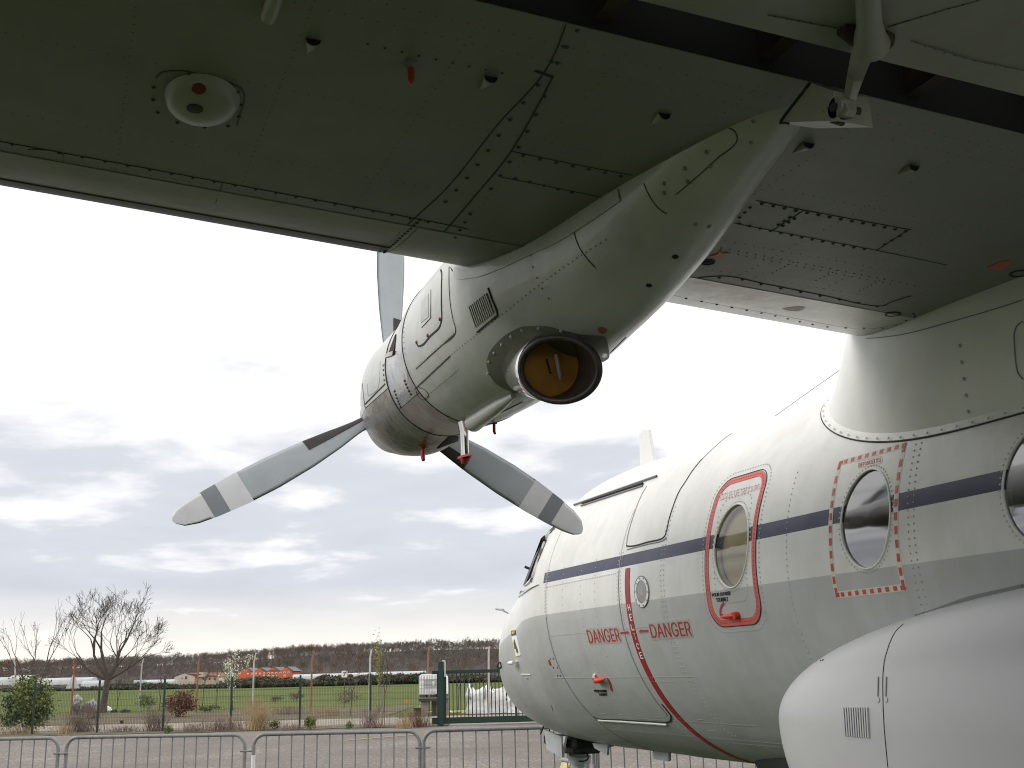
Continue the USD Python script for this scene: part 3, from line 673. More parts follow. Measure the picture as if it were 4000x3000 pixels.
# nose: emblem, knob, rods, access marks
obj('emblem_blue_square', quad(HULL, [Y(195, 262), Y(268, 250), Y(276, 335), Y(204, 350)], 5, 5), 'emblem_blue', fus, smooth=30)
obj('emblem_top_bar', quad(HULL, [Y(194, 256), Y(268, 244), Y(270, 258), Y(196, 270)], 5, 3, 0.0045), 'emblem_yellow', fus)
obj('emblem_wing', quad(HULL, [Y(206, 282), Y(226, 276), Y(236, 320), Y(224, 312)], 4, 4, 0.005), 'emblem_yellow', fus)
obj('emblem_wing', quad(HULL, [Y(240, 276), Y(258, 272), Y(252, 304), Y(238, 318)], 4, 4, 0.005), 'emblem_yellow', fus)
obj('emblem_white_panel', quad(HULL, [Y(204, 352), Y(276, 340), Y(350, 662), Y(272, 680)], 6, 14), 'ink_white', fus, smooth=30)
obj('emblem_border', ribbon(HULL, [Y(204, 352), Y(272, 678), Y(350, 660)], 0.006, 0.0045, smooth=False), 'emblem_yellow', fus)
obj('emblem_figure', disc(HULL, [Y(*p) for p in ((248, 396), (266, 440), (282, 500), (304, 560), (318, 618), (290, 622), (276, 560), (252, 556), (250, 500), (238, 480), (242, 440))], 0.0055, 4), 'emblem_brown', fus)
kp = HULL.hit([Y(300, 762)])[0]; kn = HULL.n(kp[None])[0]
obj('nose_probe', tube([kp, kp + kn * 0.045], 0.012, 10), 'white_paint', fus, smooth=40)
obj('nose_probe_head', tube([kp + kn * 0.045 + np.array([-.01, 0, 0]), kp + kn * 0.05 + np.array([0.06, 0, 0]), kp + kn * 0.05 + np.array([0.10, 0, -.002]), kp + kn * 0.05 + np.array([0.115, 0, -.003])], [0.018, 0.019, 0.015, 0.004], 12), 'white_paint', fus, smooth=50)
obj('nose_slot', quad(HULL, [Y(355, 964), Y(510, 970), Y(510, 978), Y(358, 974)], 6, 3, 0.006), 'ink_white', fus)
for p in ((826, 718), (876, 716), (878, 862), (942, 862), (948, 996), (992, 996)):
    q_ = HULL.hit([Y(*p)]); obj('static_port', domes(q_, HULL.n(q_), 0.010, 0.003), 'ink_black', fus, smooth=True)
obj('red_mark', quad(HULL, [Y(792, 740), Y(818, 738), Y(850, 824), Y(822, 828)], 3, 5), 'red_paint', fus)
obj('red_mark', quad(HULL, [Y(446, 1040), Y(470, 1036), Y(472, 1050), Y(452, 1054)], 3, 3), 'red_paint', fus)
obj('nose_access_seam', ribbon(HULL, [Y(842, 1470), Y(866, 1555)], 0.006, 0.002, smooth=False), 'seam_grey', fus)
rod = HULL.hit([(1986, 2396)])[0]; rn = HULL.n(rod[None])[0]
obj('pitot_mast', tube([rod, rod + rn * 0.07], 0.008, 8), 'gear_grey', fus)
obj('pitot_tube', tube([rod + rn * 0.07 + np.array([-.03, 0, 0]), rod + rn * 0.07 + np.array([.16, 0, .02])], 0.012, 8), 'gear_grey', fus)
tip = HULL.hit([(1958, 2598)])[0]
obj('tow_eye', tube([tip + 0.02 * HULL.n(tip[None])[0] + 0.028 * np.array([0.3 * math.cos(t), 0.6 * math.cos(t), math.sin(t)]) for t in np.linspace(0, 6.28, 13)], 0.009, 7), 'gear_dark', fus, smooth=40)

# windscreen on the far edge of the nose
W7 = lambda x, y: (1900 + x * 0.2713, 2050 + y * 0.2713)
obj('windscreen_pane', quad(HULL, [W7(842, 250), W7(872, 225), W7(622, 830), W7(590, 846)], 5, 12, 0.006), 'pane_dark', fus, smooth=35)
obj('windscreen_pillar', quad(HULL, [W7(815, 214), W7(864, 168), W7(606, 838), W7(560, 880)], 5, 14, 0.022), 'gear_dark', fus, smooth=35)
obj('windscreen_frame', ribbon(HULL, [W7(985, 40), W7(905, 122), W7(830, 300), W7(740, 540), W7(655, 790), W7(560, 882)], 0.014, 0.018), 'white_paint', fus, smooth=30)
obj('windscreen_seam', ribbon(HULL, [W7(985, 48), W7(900, 135), W7(800, 380), W7(700, 660), W7(652, 830)], 0.007, 0.020), 'seam_grey', fus)
obj('windscreen_roof_lip', quad(HULL, [W7(905, 110), W7(985, 35), W7(990, 55), W7(905, 130)], 6, 3, 0.012), 'seam_grey', fus)
obj('brow_shade_patch', quad(HULL, [W7(500, 965), W7(760, 862), W7(660, 905), W7(470, 1050)], 10, 5, 0.012), 'rivet_grey', fus, smooth=35)  # grey patch painted for the shade in the crease below the windscreen
wp = HULL.hit([W7(640, 640)])[0]; obj('wiper_stud', tube([wp, wp + HULL.n(wp[None])[0] * 0.06], 0.012, 8), 'gear_dark', fus)

# roof aerial, aerial wire, belly fin, belly dome
mb = at_y(2535, 1812, 0.0); zt = 3.30
prof = [(9.19, zt), (9.165, 3.80), (9.10, 3.835), (8.985, 3.815), (8.87, zt)]
obj('roof_aerial', extrude([(a, b) for a, b in prof], -0.014, 0.014, (0, 0, 0), (1, 0, 0), (0, 0, 1), (0, 1, 0)), 'white_paint', plane)
obj('aerial_wire', tube([at_y(3343, 1402, 0.62), at_y(3180, 1516, 0.50), at_y(3018, 1632, 0.42)], 0.002, 6), 'seam_grey', plane)
fb = HULL.hit([(2585, 2942)])[0]
obj('belly_fin', extrude([(-0.14, 0.05), (0.15, 0.05), (0.13, -0.045), (0.10, -0.055), (-0.10, -0.06), (-0.13, -0.05)], -0.012, 0.012, fb, (1, 0, 0), (0, 0, 1), (0, 1, 0)), 'gear_grey', plane)
dx = 7.27 - 3.4 * (1 - np.cos(np.linspace(0, math.pi / 2, 16)))
sq = np.sqrt(np.maximum(1 - ((dx - 3.87) / 3.4) ** 2, 0)) ** 0.55
DOME = Body(dx, 0.66 * sq + 0.02, 1.18, 1.10 - 0.55 * sq, 1.12, yc=0.0)
obj('belly_dome', DOME.mesh(dx[::-1], 40, caps=True), 'black_rubber', plane, smooth=40, label='black dome under the belly')

# ---- wing
PR = [(2.42, 0), (2.8, 0), (3.2, 0), (3.6, 0), (3.9, 0.0), (4.08, .004), (4.22, .013), (4.34, .028), (4.44, .048), (4.51, .070), (4.57, .098), (4.61, .130), (4.63, .168), (4.628, .21), (4.60, .255), (4.54, .295), (4.42, .335), (4.2, .375), (3.8, .41), (3.2, .41), (2.6, .36), (2.10, .29)]
PR = np.array(PR)
def le(y): return 0.03 - 0.058 * (np.clip(y, 0.9, None) - 3.45)
class Wing:
    kx = PchipInterpolator(PR[:13, 0], PR[:13, 1])
    ku = PchipInterpolator(PR[12:, 0][::-1] + np.arange(len(PR) - 12) * 1e-6, PR[12:, 1][::-1])
    def z(s, x, y):
        sc = np.where(x > 2.42, (x - 2.42) / (1 + le(y) / 2.21) + 2.42, x)
        return wz(x, y) + s.kx(np.clip(sc, 2.42, 4.63)), sc
    def g(s, P):
        zl, sc = s.z(P[..., 0], P[..., 1]); up = wz(P[..., 0], P[..., 1]) + s.ku(np.clip(sc, 2.1, 4.63))
        return np.where((sc < 4.63) & (sc > 2.0) & (P[..., 2] > zl) & (P[..., 2] < up), -1.0, 1.0)
    def hit(s, px, off=0.0):
        d = ray(px); T = np.linspace(1.2, 9, 1500); ins = s.g(EYE + d[:, None] * T[None, :, None]) < 0
        k = ins.argmax(1); ok = ins.any(1); hi = T[k]; lo = T[np.maximum(k - 1, 0)]
        for _ in range(30):
            mid = (lo + hi) / 2; gm = s.g(EYE + d * mid[:, None]); hi = np.where(gm < 0, mid, hi); lo = np.where(gm < 0, lo, mid)
        P = EYE + d * hi[:, None]
        if not ok.all(): P[~ok] = UNDER.hit(np.atleast_2d(px)[~ok])
        return P + s.n(P) * off
    def n(s, P):
        e = 1e-3; x, y = P[..., 0], P[..., 1]
        dx_ = (s.z(np.minimum(x + e, 4.62 + le(y)), y)[0] - s.z(x - e, y)[0]) / (2 * e)
        n = np.stack([dx_, np.full_like(dx_, math.tan(DIH)), -np.ones_like(dx_)], -1)
        return n / np.linalg.norm(n, axis=-1, keepdims=True)
WING = Wing()
def wing_grid(prof, ys, off=0.0):
    G = np.empty((len(ys), len(prof), 3))
    for i, y in enumerate(ys):
        x = 2.42 + (prof[:, 0] - 2.42) * np.where(prof[:, 0] > 2.42, 1 + le(abs(y)) / 2.21, 1)
        G[i, :, 0] = x; G[i, :, 1] = y; G[i, :, 2] = wz(x, abs(y)) + prof[:, 1]
    if off:
        T = np.gradient(G, axis=1); N = np.cross(T, [0, 1.0, 0]); N /= np.linalg.norm(N, axis=-1, keepdims=True); G = G - N * off if N[0, 3, 2] > 0 else G + N * off
    return G
fine = np.array([PchipInterpolator(np.arange(len(PR)), PR[:, k])(np.linspace(0, len(PR) - 1, 80)) for k in (0, 1)]).T
sect = np.vstack([fine, [(2.10, .275), (2.43, .33), (2.43, .012)]])
ys = np.r_[np.linspace(-9, 0, 6), np.linspace(0.4, 3.45, 8), np.linspace(3.6, 11, 10)]
G = wing_grid(sect, ys)
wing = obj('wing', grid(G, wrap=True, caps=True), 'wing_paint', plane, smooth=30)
cut = (fine[:, 0] > 4.0) & (np.arange(80) < 62)
bt = (fine[:, 0] > 4.30) & (np.arange(80) < 66)
obj('leading_edge_boot', shell(wing_grid(fine[bt], np.linspace(3.74, 11, 12), 0.006), np.broadcast_to([0, 0, 1.0], (12, bt.sum(), 3)), 0.0), 'boot_rubber', wing, smooth=30, label='dark rubber boot along the outer leading edge')
lem = (fine[:, 0] > 3.99) & (np.arange(80) < 60)
obj('leading_edge_panel', grid(wing_grid(fine[lem], np.linspace(0.9, 2.9, 6), 0.002)), 'skylit_edge_metal', wing, smooth=30, label='inner metal leading edge panel, coloured lighter for sky light on its curve')
obj('leading_edge_panel', grid(wing_grid(fine[lem], np.linspace(3.1, 3.72, 4), 0.002)), 'outer_edge_skylit', wing, smooth=30)  # lighter colour stands for sky light where the edge curves up
obj('leading_edge_panel', grid(wing_grid(fine[lem], np.linspace(3.725, 11, 12), 0.002)), 'outer_edge_skylit', wing, smooth=30)
# flap gap: spar wall, ribs, then the flap
spar = []
for y in np.arange(-1.0, 9.0, 0.52):
    spar.append(box((2.33, y, wz(2.33, y) + 0.15), (0.2, 0.05, 0.22)))
obj('flap_gap_rib', spar, 'cove_brown', wing, kind='stuff')
obj('flap_gap_wall', grid(np.stack([[(2.425, y, wz(2.42, y) + 0.006), (2.425, y, wz(2.42, y) + 0.33)] for y in (0.0, 5, 10.9)])), 'cavity', wing)
obj('flap_gap_shade', grid(np.stack([[(2.43, y, wz(2.42, y) + 0.31), (2.10, y, wz(2.1, y) + 0.262)] for y in (0.0, 5, 10.9)])), 'cavity', wing)  # near-black sheet added under the upper skin for the shade in the gap
FP = np.array([(2.245, .004), (2.0, -.010), (1.75, -.022), (1.50, -.030), (1.50, -.022), (1.8, .06), (2.05, .14), (2.2, .15), (2.265, .11), (2.275, .06), (2.265, .025)])
FF = np.vstack([FP])
G = np.stack([np.stack([FF[:, 0] + 0.03 * (y - 3) * 0.35, np.full(len(FF), y), wz(FF[:, 0], y) + FF[:, 1]], 1) for y in np.linspace(1.3, 8.5, 8)])
flap = obj('flap', grid(G, wrap=True, caps=True), 'flap_paint', plane, smooth=35)
FLAP = Plane([2.0, 2.5, wz(2.0, 2.5) - 0.010], [-0.075, -math.sin(DIH), math.cos(DIH)])

# wing underside: seams, rivets, fittings
def wseam(px, w=0.006, mat='seam', smooth=True): return obj('wing_seam', ribbon(WING, px, w * .62, 0.002, smooth=smooth), mat, wing)
wseam([(1484, 985), (1600, 870), (1735, 745), (1950, 480), (2140, 260), (2210, 95)], 0.005)
wseam([(1735, 905), (1860, 760), (1990, 600), (2080, 450), (2160, 297)], 0.007)
wseam([(2090, 275), (2160, 300)], 0.018)
wseam([(0, 552), (870, 712), (1480, 826), (1700, 868), (1830, 895)], 0.004)
wseam([(2000, 590), (2250, 642), (2470, 684)], 0.004)
wseam([(1960, 692), (2230, 745), (2350, 770)], 0.003)
wseam([(870, 712), (840, 800)], 0.008, 'rivet_dark')
wseam([(2954, 783), (3140, 820), (3400, 868), (3560, 897)], 0.005)
wseam([(2870, 872), (3014, 900), (3400, 973), (3700, 1035)], 0.004, 'rivet_dark')
wseam([(3141, 820), (3017, 901)], 0.005); wseam([(3535, 906), (3420, 980)], 0.004)
wseam([(2715, 1088), (2750, 1082), (2820, 1078), (3000, 1111), (3200, 1150), (3443, 1195), (3480, 1180), (3560, 1155)], 0.009)
wseam([(2632, 1152), (2800, 1187), (2980, 1218), (3150, 1250), (3290, 1275), (3370, 1284), (3440, 1278), (3545, 1255), (3575, 1235), (3565, 1222)], 0.009)

wseam([(108, 583), (248, 610), (245, 636), (108, 612)], 0.003, 'rivet_dark')
def wriv(px, d=0.045, r=0.0075): return rivets(WING, px, d, r)
rv = [wriv([(0, 556), (870, 716), (1480, 830), (1700, 872)], 0.075), wriv([(2010, 600), (2440, 690)], 0.062, .009), wriv([(1985, 690), (2240, 752)], 0.058, .009),
      wriv([(1500, 985), (1650, 850)], 0.035, .009), wriv([(1720, 810), (1860, 650), (1990, 470), (2110, 320)], 0.12, .009), wriv([(1900, 760), (2010, 600), (2140, 345)], 0.12, .009),
      wriv([(1770, 940), (1840, 830)], .09, .009), wriv([(2130, 270), (2270, 100)], .09, .008), wriv([(2160, 275), (2225, 165)], .09, .008),
      wriv([(1402, 163), (1560, 200), (1985, 290)], 0.05, .005),
      wriv([(2954, 790), (3140, 828), (3400, 876), (3540, 902)], 0.05, .0095), wriv([(2868, 868), (3014, 902), (3400, 976)], 0.05, .0085),
      wriv([(3098, 842), (3030, 885)], .04, .009), wriv([(3115, 846), (3048, 888)], .04, .009), wriv([(3530, 912), (3430, 968)], .05, .009), wriv([(2940, 800), (2872, 865)], 0.05, .008),
      wriv([(2760, 1084), (2840, 1084), (3000, 1116), (3440, 1198)], 0.11, .009), wriv([(2650, 1158), (2980, 1222), (3290, 1279), (3440, 1280), (3560, 1240)], 0.09, .0085),
      wriv([(2800, 965), (3100, 1022), (3500, 1100), (3600, 1120)], .042, .0035), wriv([(2800, 978), (3100, 1036), (3480, 1110)], .042, .0035), wriv([(3010, 1070), (3110, 1018)], .03, .0035), wriv([(3180, 1100), (3280, 1050)], .03, .0035), wriv([(3350, 1140), (3460, 1085)], .03, .0035)]
obj('wing_rivets', rv, 'rivet_dark', wing, smooth=True, kind='stuff')
fr = []
for y in np.arange(1.42, 8, .43): fr.append(np.stack([np.arange(2.5, 3.97, .045), np.full(33, y)], 1))
for x in (2.53, 2.62, 3.10, 3.62, 3.94): fr.append(np.stack([np.full(150, x), np.linspace(1.35, 8, 150)], 1))
fr = np.vstack(fr); fr = np.column_stack([fr, wz(fr[:, 0], fr[:, 1])]); obj('skin_rivets', domes(fr, WING.n(fr), .0038, .0012), 'wing_rivet', wing, smooth=True, kind='stuff')
for p, r_ in (((2763, 1023), 0.030), ((3488, 1226), 0.034), ((3985, 1067), 0.04)):
    c_ = WING.hit([p]); n_ = WING.n(c_)
    A = np.cross(n_[0], [1, 0, 0]); A /= np.linalg.norm(A); B = np.cross(n_[0], A); t = np.linspace(0, 2 * math.pi, 25)
    obj('filler_ring', tube(c_[0] + r_ * (np.outer(np.cos(t), A) + np.outer(np.sin(t), B)), 0.005, 6, caps=False), 'seam', wing)
q_ = WING.hit([(2763, 1023)]); obj('drain_hole', domes(q_, WING.n(q_), 0.03, 0.004), 'cavity', wing, smooth=True)
obj('red_mark', disc(WING, [(2770, 1000), (2805, 990), (2815, 975), (2822, 988), (2845, 985), (2826, 1000), (2828, 1006), (2805, 1002), (2790, 1003)], 0.003, 3), 'hatch_red', wing)
obj('red_mark', disc(WING, [(3855, 1043), (3905, 1022), (3940, 1015), (3950, 1026), (3920, 1050), (3880, 1052)], 0.003, 3), 'hatch_red', wing)
obj('repair_patch', disc(WING, [(3056, 1205), (3070, 1200), (3120, 1194), (3146, 1198), (3135, 1208), (3118, 1214), (3080, 1212)], 0.003, 3), 'faded_pink', wing)
# lamp blister with two lenses
cpx = np.array((765, 385.0)); out_ = ell(790, 378, 150, 92, 40, rot=0.14)
RR = np.linspace(0, 1, 12); G = []
for r in RR:
    P = WING.hit(cpx * (1 - r) + out_ * r); h = 0.055 * math.sqrt(max(1 - r ** 2.2, 0)); G.append(P + WING.n(P) * (h + 0.002))
G = np.array(G); bl = grid(G, wrap=True)
blis = obj('lamp_blister', (bl[0], bl[1]), 'flap_paint', plane, smooth=40)
obj('blister_seam', ribbon(WING, [(610, 305), (640, 280), (700, 275), (830, 303), (905, 325), (945, 350), (955, 380), (940, 440), (925, 490)], 0.005, 0.002), 'rivet_dark', wing)
obj('blister_rivets', rivets(WING, [(600, 315), (598, 400), (640, 460), (740, 488), (850, 500), (925, 470), (945, 400), (900, 330), (800, 300), (690, 280)], 0.085, 0.008), 'rivet_dark', wing, smooth=True, kind='stuff')
class Blis:
    def hit(s, px, off=0):
        P = WING.hit(px); q = proj(P); out = []
        d = ray(px)
        t = trimesh.Trimesh(*bl, process=False); loc = []
        V = t.triangles
        for dd in d:
            e1 = V[:, 1] - V[:, 0]; e2 = V[:, 2] - V[:, 0]; pv = np.cross(dd, e2); det = (e1 * pv).sum(1); tv = EYE - V[:, 0]
            with np.errstate(all='ignore'):
                u = (tv * pv).sum(1) / det; qv = np.cross(tv, e1); v = (qv @ dd) / det; tt = (e2 * qv).sum(1) / det
            ok = (u >= -1e-6) & (v >= -1e-6) & (u + v <= 1 + 1e-6) & (tt > 0.1)
            loc.append(EYE + dd * tt[ok].min() if ok.any() else UNDER.hit([proj(EYE + dd)[0]])[0])
        return np.array(loc) + s.n(np.array(loc)) * off
    def n(s, P): return WING.n(P)
B_ = Blis()
obj('lamp_lens', disc(B_, ell(777, 344, 28, 20, 24, .14), 0.004, 4), 'lamp_red', blis, smooth=35, label='dark red lamp lens')
obj('lamp_lens', disc(B_, ell(761, 422, 33, 16, 24, .14), 0.004, 4), 'lamp_dark', blis, smooth=35, label='dark lamp lens')
# drain scoops under the tank bays
for p in ((1225, 150), (1918, 296), (2597, 440), (3160, 556), (3572, 644)):
    c_ = WING.hit([p])[0]; n_ = WING.n(c_[None])[0]; L_ = 0.085; rr0 = 0.021
    t = np.linspace(0, math.pi, 9); prof_ = []
    for k, s_ in enumerate((0, 0.15, 0.5, 0.85, 1.0)):
        r0 = rr0 * (1 - s_) ** 0.8 + 0.001
        prof_.append([c_ + np.array([L_ * s_, 0, 0.03 * L_ * s_]) + r0 * (np.cos(a) * np.array([0, 1, 0]) + np.sin(a) * n_) for a in t])
    sc = obj('drain_scoop', grid(np.array(prof_)), 'wing_paint', wing, smooth=40)
    obj('scoop_mouth', grid(np.array([[c_ + 0.004 * np.array([1, 0, 0])] * 9, np.array(prof_[0]) + 0.004 * np.array([1, 0, 0])])), 'cavity', wing)
c_ = WING.hit([(1605, 245)])[0]
obj('drain_pin', tube([c_, c_ - [0, 0, .02]], 0.018, 10), 'wing_paint', wing, smooth=40)
obj('drain_pin', tube([c_ - [0, 0, .015], c_ - [0.004, 0, .06], c_ - [0.004, 0, .066]], [0.010, 0.010, 0.004], 10), 'red_paint', wing, smooth=40, label='red drain pin under the wing')
c_ = WING.hit([(1050, 52)])[0]
obj('jack_cover', tube([c_ + [0, 0, -.012], c_ + [-0.30, 0.0, -.012]], 0.022, 10), 'flap_paint', wing, smooth=40)
# flap hinge below the tail of the engine housing
hb = [at_y(*p, 3.05) for p in ((3048, 478), (3075, 436), (3165, 322), (3252, 354), (3262, 400), (3270, 472))]
obj('hinge_bracket', extrude([(p[0], p[2]) for p in hb], -0.12, 0.0, (0, 3.05, 0), (1, 0, 0), (0, 0, 1), (0, 1, 0)), 'flap_paint', wing)
obj('bracket_seam', tube([at_y(*p, 3.054) for p in ((3080, 482), (3048, 480), (3050, 470), (3078, 432), (3120, 378), (3163, 322))], .004, 6), 'seam', wing)
for p in ((3205, 384), (3215, 390), (3212, 412), (3206, 428), (3218, 436)): obj('bracket_rivet', domes(np.array([at_y(*p, 3.05)]), np.array([[0, 1.0, 0]]), .006), 'flap_paint', wing, smooth=True)
lug = at_y(3284, 424, 3.03)
obj('hinge_lug', tube([lug + [0, .020, 0], lug - [0, .03, 0]], 0.030, 18), 'flap_paint', wing, smooth=40)
obj('hinge_lug', extrude([(p[0], p[2]) for p in [at_y(*q, 3.04) for q in ((3250, 366), (3276, 388), (3300, 402), (3312, 428), (3300, 452), (3252, 470))]], -0.03, 0.0, (0, 3.04, 0), (1, 0, 0), (0, 0, 1), (0, 1, 0)), 'flap_paint', wing)
obj('hinge_pin', tube([lug + [0, .028, 0], lug - [0, .06, 0]], 0.013, 14), 'seam', wing, smooth=40)
obj('hinge_foot', tube([at_y(3248, 464, 3.03), at_y(3290, 476, 3.03)], .012, 8), 'seam', wing)
fc = FLAP.hit([(3395, 135)])[0]
ha, hb_, hc = at_y(3304, 440, 3.0), at_y(3342, 300, 2.985), fc + np.array([0.02, .0, -.02])
obj('hinge_arm', tube([ha, ha * .5 + hb_ * .5, hb_, hc], [0.020, 0.021, 0.025, 0.034], 6), 'flap_paint', wing, smooth=25)
fe = FLAP.hit([(3384, -90)])[0]; fd = fe - fc
obj('flap_fairing', tube([fc + fd * k + np.array([0, 0, -.03 * (1 if k < .9 else .3)]) for k in (0, .05, .35, .7, 1.2)], [0.052, 0.046, 0.033, 0.031, 0.03], 18), 'flap_paint', flap, smooth=50)
obj('flap_fairing_base', tube([fc + [0.0, -.06, .0], fc + [0.0, .0, -.014], fc + [-.0, .09, 0.0]], [.03, .045, .02], 12), 'cove_brown', flap, smooth=50)
for px in ([(3000, 60), (3350, 125)], [(3560, 160), (3800, 235), (4000, 275)], [(3470, 105), (3700, 35), (3830, 0)]):
    obj('flap_seam', ribbon(FLAP, px, 0.0022, 0.002, smooth=False), 'seam_grey', flap); obj('flap_rivets', rivets(FLAP, px, .035, .0035), 'rivet_dark', flap, smooth=True, kind='stuff')

# ---- wing to fuselage fairing
def fair(s, n=44):
    xn, wd, ex = 5.60 + (5.28 - 5.60) * s, 1.092 + (1.205 - 1.092) * s, 3.3 - 0.4 * s
    t = np.linspace(0, 1, n) ** 0.8; x = np.r_[np.linspace(0.5, 3.6, 6)[:-1], 3.6 + (xn - 3.6) * np.sin(t * math.pi / 2)]
    f = np.clip((x - 3.6) / (xn - 3.6), 0, 1); y = wd * np.maximum(1 - f ** ex, 0) ** (1 / ex)
    zb = ZF + np.sqrt(np.maximum(R * R - y * y, 0.0)) - 0.012
    zt_ = wz(np.minimum(x, 4.3), y) + np.interp(x, [4.1, 4.4, 4.6, 5.3], [0.012, .05, .13, .22]) + 0.01
    return np.stack([x, y, zb * (1 - s) + zt_ * s], 1)
G = np.array([fair(s) for s in np.linspace(0, 1, 14)])
Gm = G[:, ::-1] * np.array([1, -1, 1.0]); GG = np.concatenate([G, Gm[:, 1:]], 1)
top = GG[-1]; cap = np.array([top, top * np.array([1, 0, 1.0])])
fairing = obj('wing_fairing', [grid(GG), grid(cap)], 'white_paint', plane, smooth=35)
class Fair:
    V, F = grid(G); T = V[F]; NN = np.cross(T[:, 1] - T[:, 0], T[:, 2] - T[:, 0]); NN /= np.maximum(np.linalg.norm(NN, axis=1, keepdims=True), 1e-12)
    NN *= np.sign((NN * (T.mean(1) - np.array([3.0, 0, 3.0]))).sum(1))[:, None]
    def hit(s, px, off=0):
        out = []; s.k = []
        for dd in ray(px):
            e1 = s.T[:, 1] - s.T[:, 0]; e2 = s.T[:, 2] - s.T[:, 0]; pv = np.cross(dd, e2); det = (e1 * pv).sum(1); tv = EYE - s.T[:, 0]
            with np.errstate(all='ignore'):
                u = (tv * pv).sum(1) / det; qv = np.cross(tv, e1); v = (qv @ dd) / det; tt = (e2 * qv).sum(1) / det
            ok = np.where((u >= -1e-6) & (v >= -1e-6) & (u + v <= 1 + 1e-6) & (tt > 0.1))[0]
            if len(ok): k = ok[tt[ok].argmin()]; out.append(EYE + dd * tt[k])
            else:
                c = s.T.mean(1) - EYE; k = np.linalg.norm(np.cross(c, dd), axis=1).argmin(); out.append(s.T[k].mean(0))
        return np.array(out)
    def n(s, P):
        c = s.T.mean(1); return np.array([s.NN[np.linalg.norm(c - p, axis=1).argmin()] for p in P.reshape(-1, 3)]).reshape(P.shape)
FAIR = Fair()
obj('fairing_seam', ribbon(FAIR, [(3385, 1322), (3497, 1311), (3633, 1280), (3746, 1248), (3870, 1212), (3995, 1172)], 0.004, 0.003), 'seam_grey', fairing)
obj('access_seam', ribbon(FAIR, [(3998, 1255), (3972, 1275), (3962, 1310), (3966, 1380), (3975, 1450), (3998, 1482)], 0.005, 0.003), 'seam_grey', fairing)
q_ = FAIR.hit([(3751, 1350), (3758, 1415), (3766, 1480), (3775, 1545), (3783, 1608)]); obj('fairing_screws', domes(q_, FAIR.n(q_), 0.011), 'rivet_grey', fairing, smooth=True, kind='stuff')
bs = G[0, 3:]; nb = HULL.n(bs)
fl = ribbon3(HULL, bs + np.array([0, 0, 0.012]), 0.085, 0.006); obj('fairing_flange', fl, 'white_paint', fairing, smooth=30)
fo = bs + np.cross(np.gradient(bs, axis=0) / np.linalg.norm(np.gradient(bs, axis=0), axis=1, keepdims=True), nb) * 0.047
fo2 = bs - np.cross(np.gradient(bs, axis=0) / np.linalg.norm(np.gradient(bs, axis=0), axis=1, keepdims=True), nb) * 0.047
lowf = fo if fo[10, 2] < fo2[10, 2] else fo2
obj('flange_seam', ribbon3(HULL, lowf + np.array([0, 0, .012]), 0.006, 0.004), 'seam', fairing)
q_ = along(bs + (lowf - bs) * 0.45, 0.10); obj('flange_screws', domes(q_ + HULL.n(q_) * 0.020, HULL.n(q_), 0.008, .003), 'rivet_grey', fairing, smooth=True, kind='stuff')

# ---- engine housing
def thof(P):
    w, u, d, zc = NAC.sec(P[:, 0]); dz = P[:, 2] - zc
    return np.arctan2(dz / np.where(dz > 0, u, d), (P[:, 1] - NAC.yc) / w)
nac = obj('engine_housing', NAC.mesh(np.r_[np.linspace(2.46, 4.5, 30), np.linspace(4.6, 5.495, 12)], 96, caps=True), 'nacelle_paint', plane, smooth=40)
tb = float(thof(NAC.hit([(1478, 1548)]))[0]); tb2 = float(thof(NAC.hit([(1622, 1545)]))[0])
obj('firewall', NAC.mesh([5.48, 6.08], 60, off=-0.012, caps=True), 'cavity', nac)
obj('cowl_ring', NAC.mesh(np.linspace(5.503, 6.045, 12), 70, a0=tb2, a1=tb2 + math.pi * 1.15), 'bare_metal', nac, smooth=40, label='bare metal upper band of the cowling')
obj('cowl_ring', NAC.mesh(np.linspace(5.503, 6.045, 12), 60, off=0.001, a0=tb2 - math.pi * 0.85, a1=tb2 - 0.008), 'dull_metal', nac, smooth=40, label='brownish metal lower band of the cowling')
xc = np.r_[np.linspace(6.06, 6.9, 14), np.linspace(6.93, 7.12, 8)]
cowl = obj('cowl_lower', NAC.mesh(xc, 60, a0=tb - math.pi * 0.85, a1=tb - 0.01), 'dull_metal', nac, smooth=40, label='unpainted lower front cowling')
obj('cowl_upper', NAC.mesh(xc, 70, off=0.001, a0=tb, a1=tb + math.pi * 1.15), 'nacelle_paint', nac, smooth=40)
obj('intake_bulkhead', NAC.mesh([6.075, 7.09], 50, off=-0.02, caps=True), 'cavity', nac)
Nn = lambda x, y: (1380 + x * 0.3315, 1300 + y * 0.3315)
Ne = lambda x, y: (1300 + x * 0.5425, 900 + y * 0.5425)
Nd = lambda x, y: (1500 + x * 0.3014, 900 + y * 0.3014)
def nseam(px, w=0.006, mat='seam', smooth=True, off=0.002): return obj('housing_seam', ribbon(NAC, px, w * .6 if w < .01 else w * .8, off, smooth=smooth), mat, nac)
for x_, w_ in ((6.052, .012), (5.499, .006)):
    th = np.radians(np.arange(-160, 100, 3)); obj('cowl_joint', ribbon3(NAC, NAC.pt(np.full(len(th), x_), th), w_, 0.003), 'seam', nac)
nseam([Nd(735, 508), Nd(750, 560), Nd(745, 760), Nd(745, 950), Nd(750, 1120), Nd(725, 1240), Nd(600, 1370), Nd(480, 1495), Nd(450, 1502), Nd(425, 1470)], 0.012)
nseam([Nd(845, 470), Nd(843, 650), Nd(855, 900), Nd(890, 1130), Nd(930, 1300), Nd(925, 1330), Nd(740, 1500), Nd(560, 1655)], 0.005)
nseam([Nd(865, 480), Nd(905, 540), Nd(980, 560), Nd(1150, 520), Nd(1400, 430), Nd(1659, 325)], 0.006)
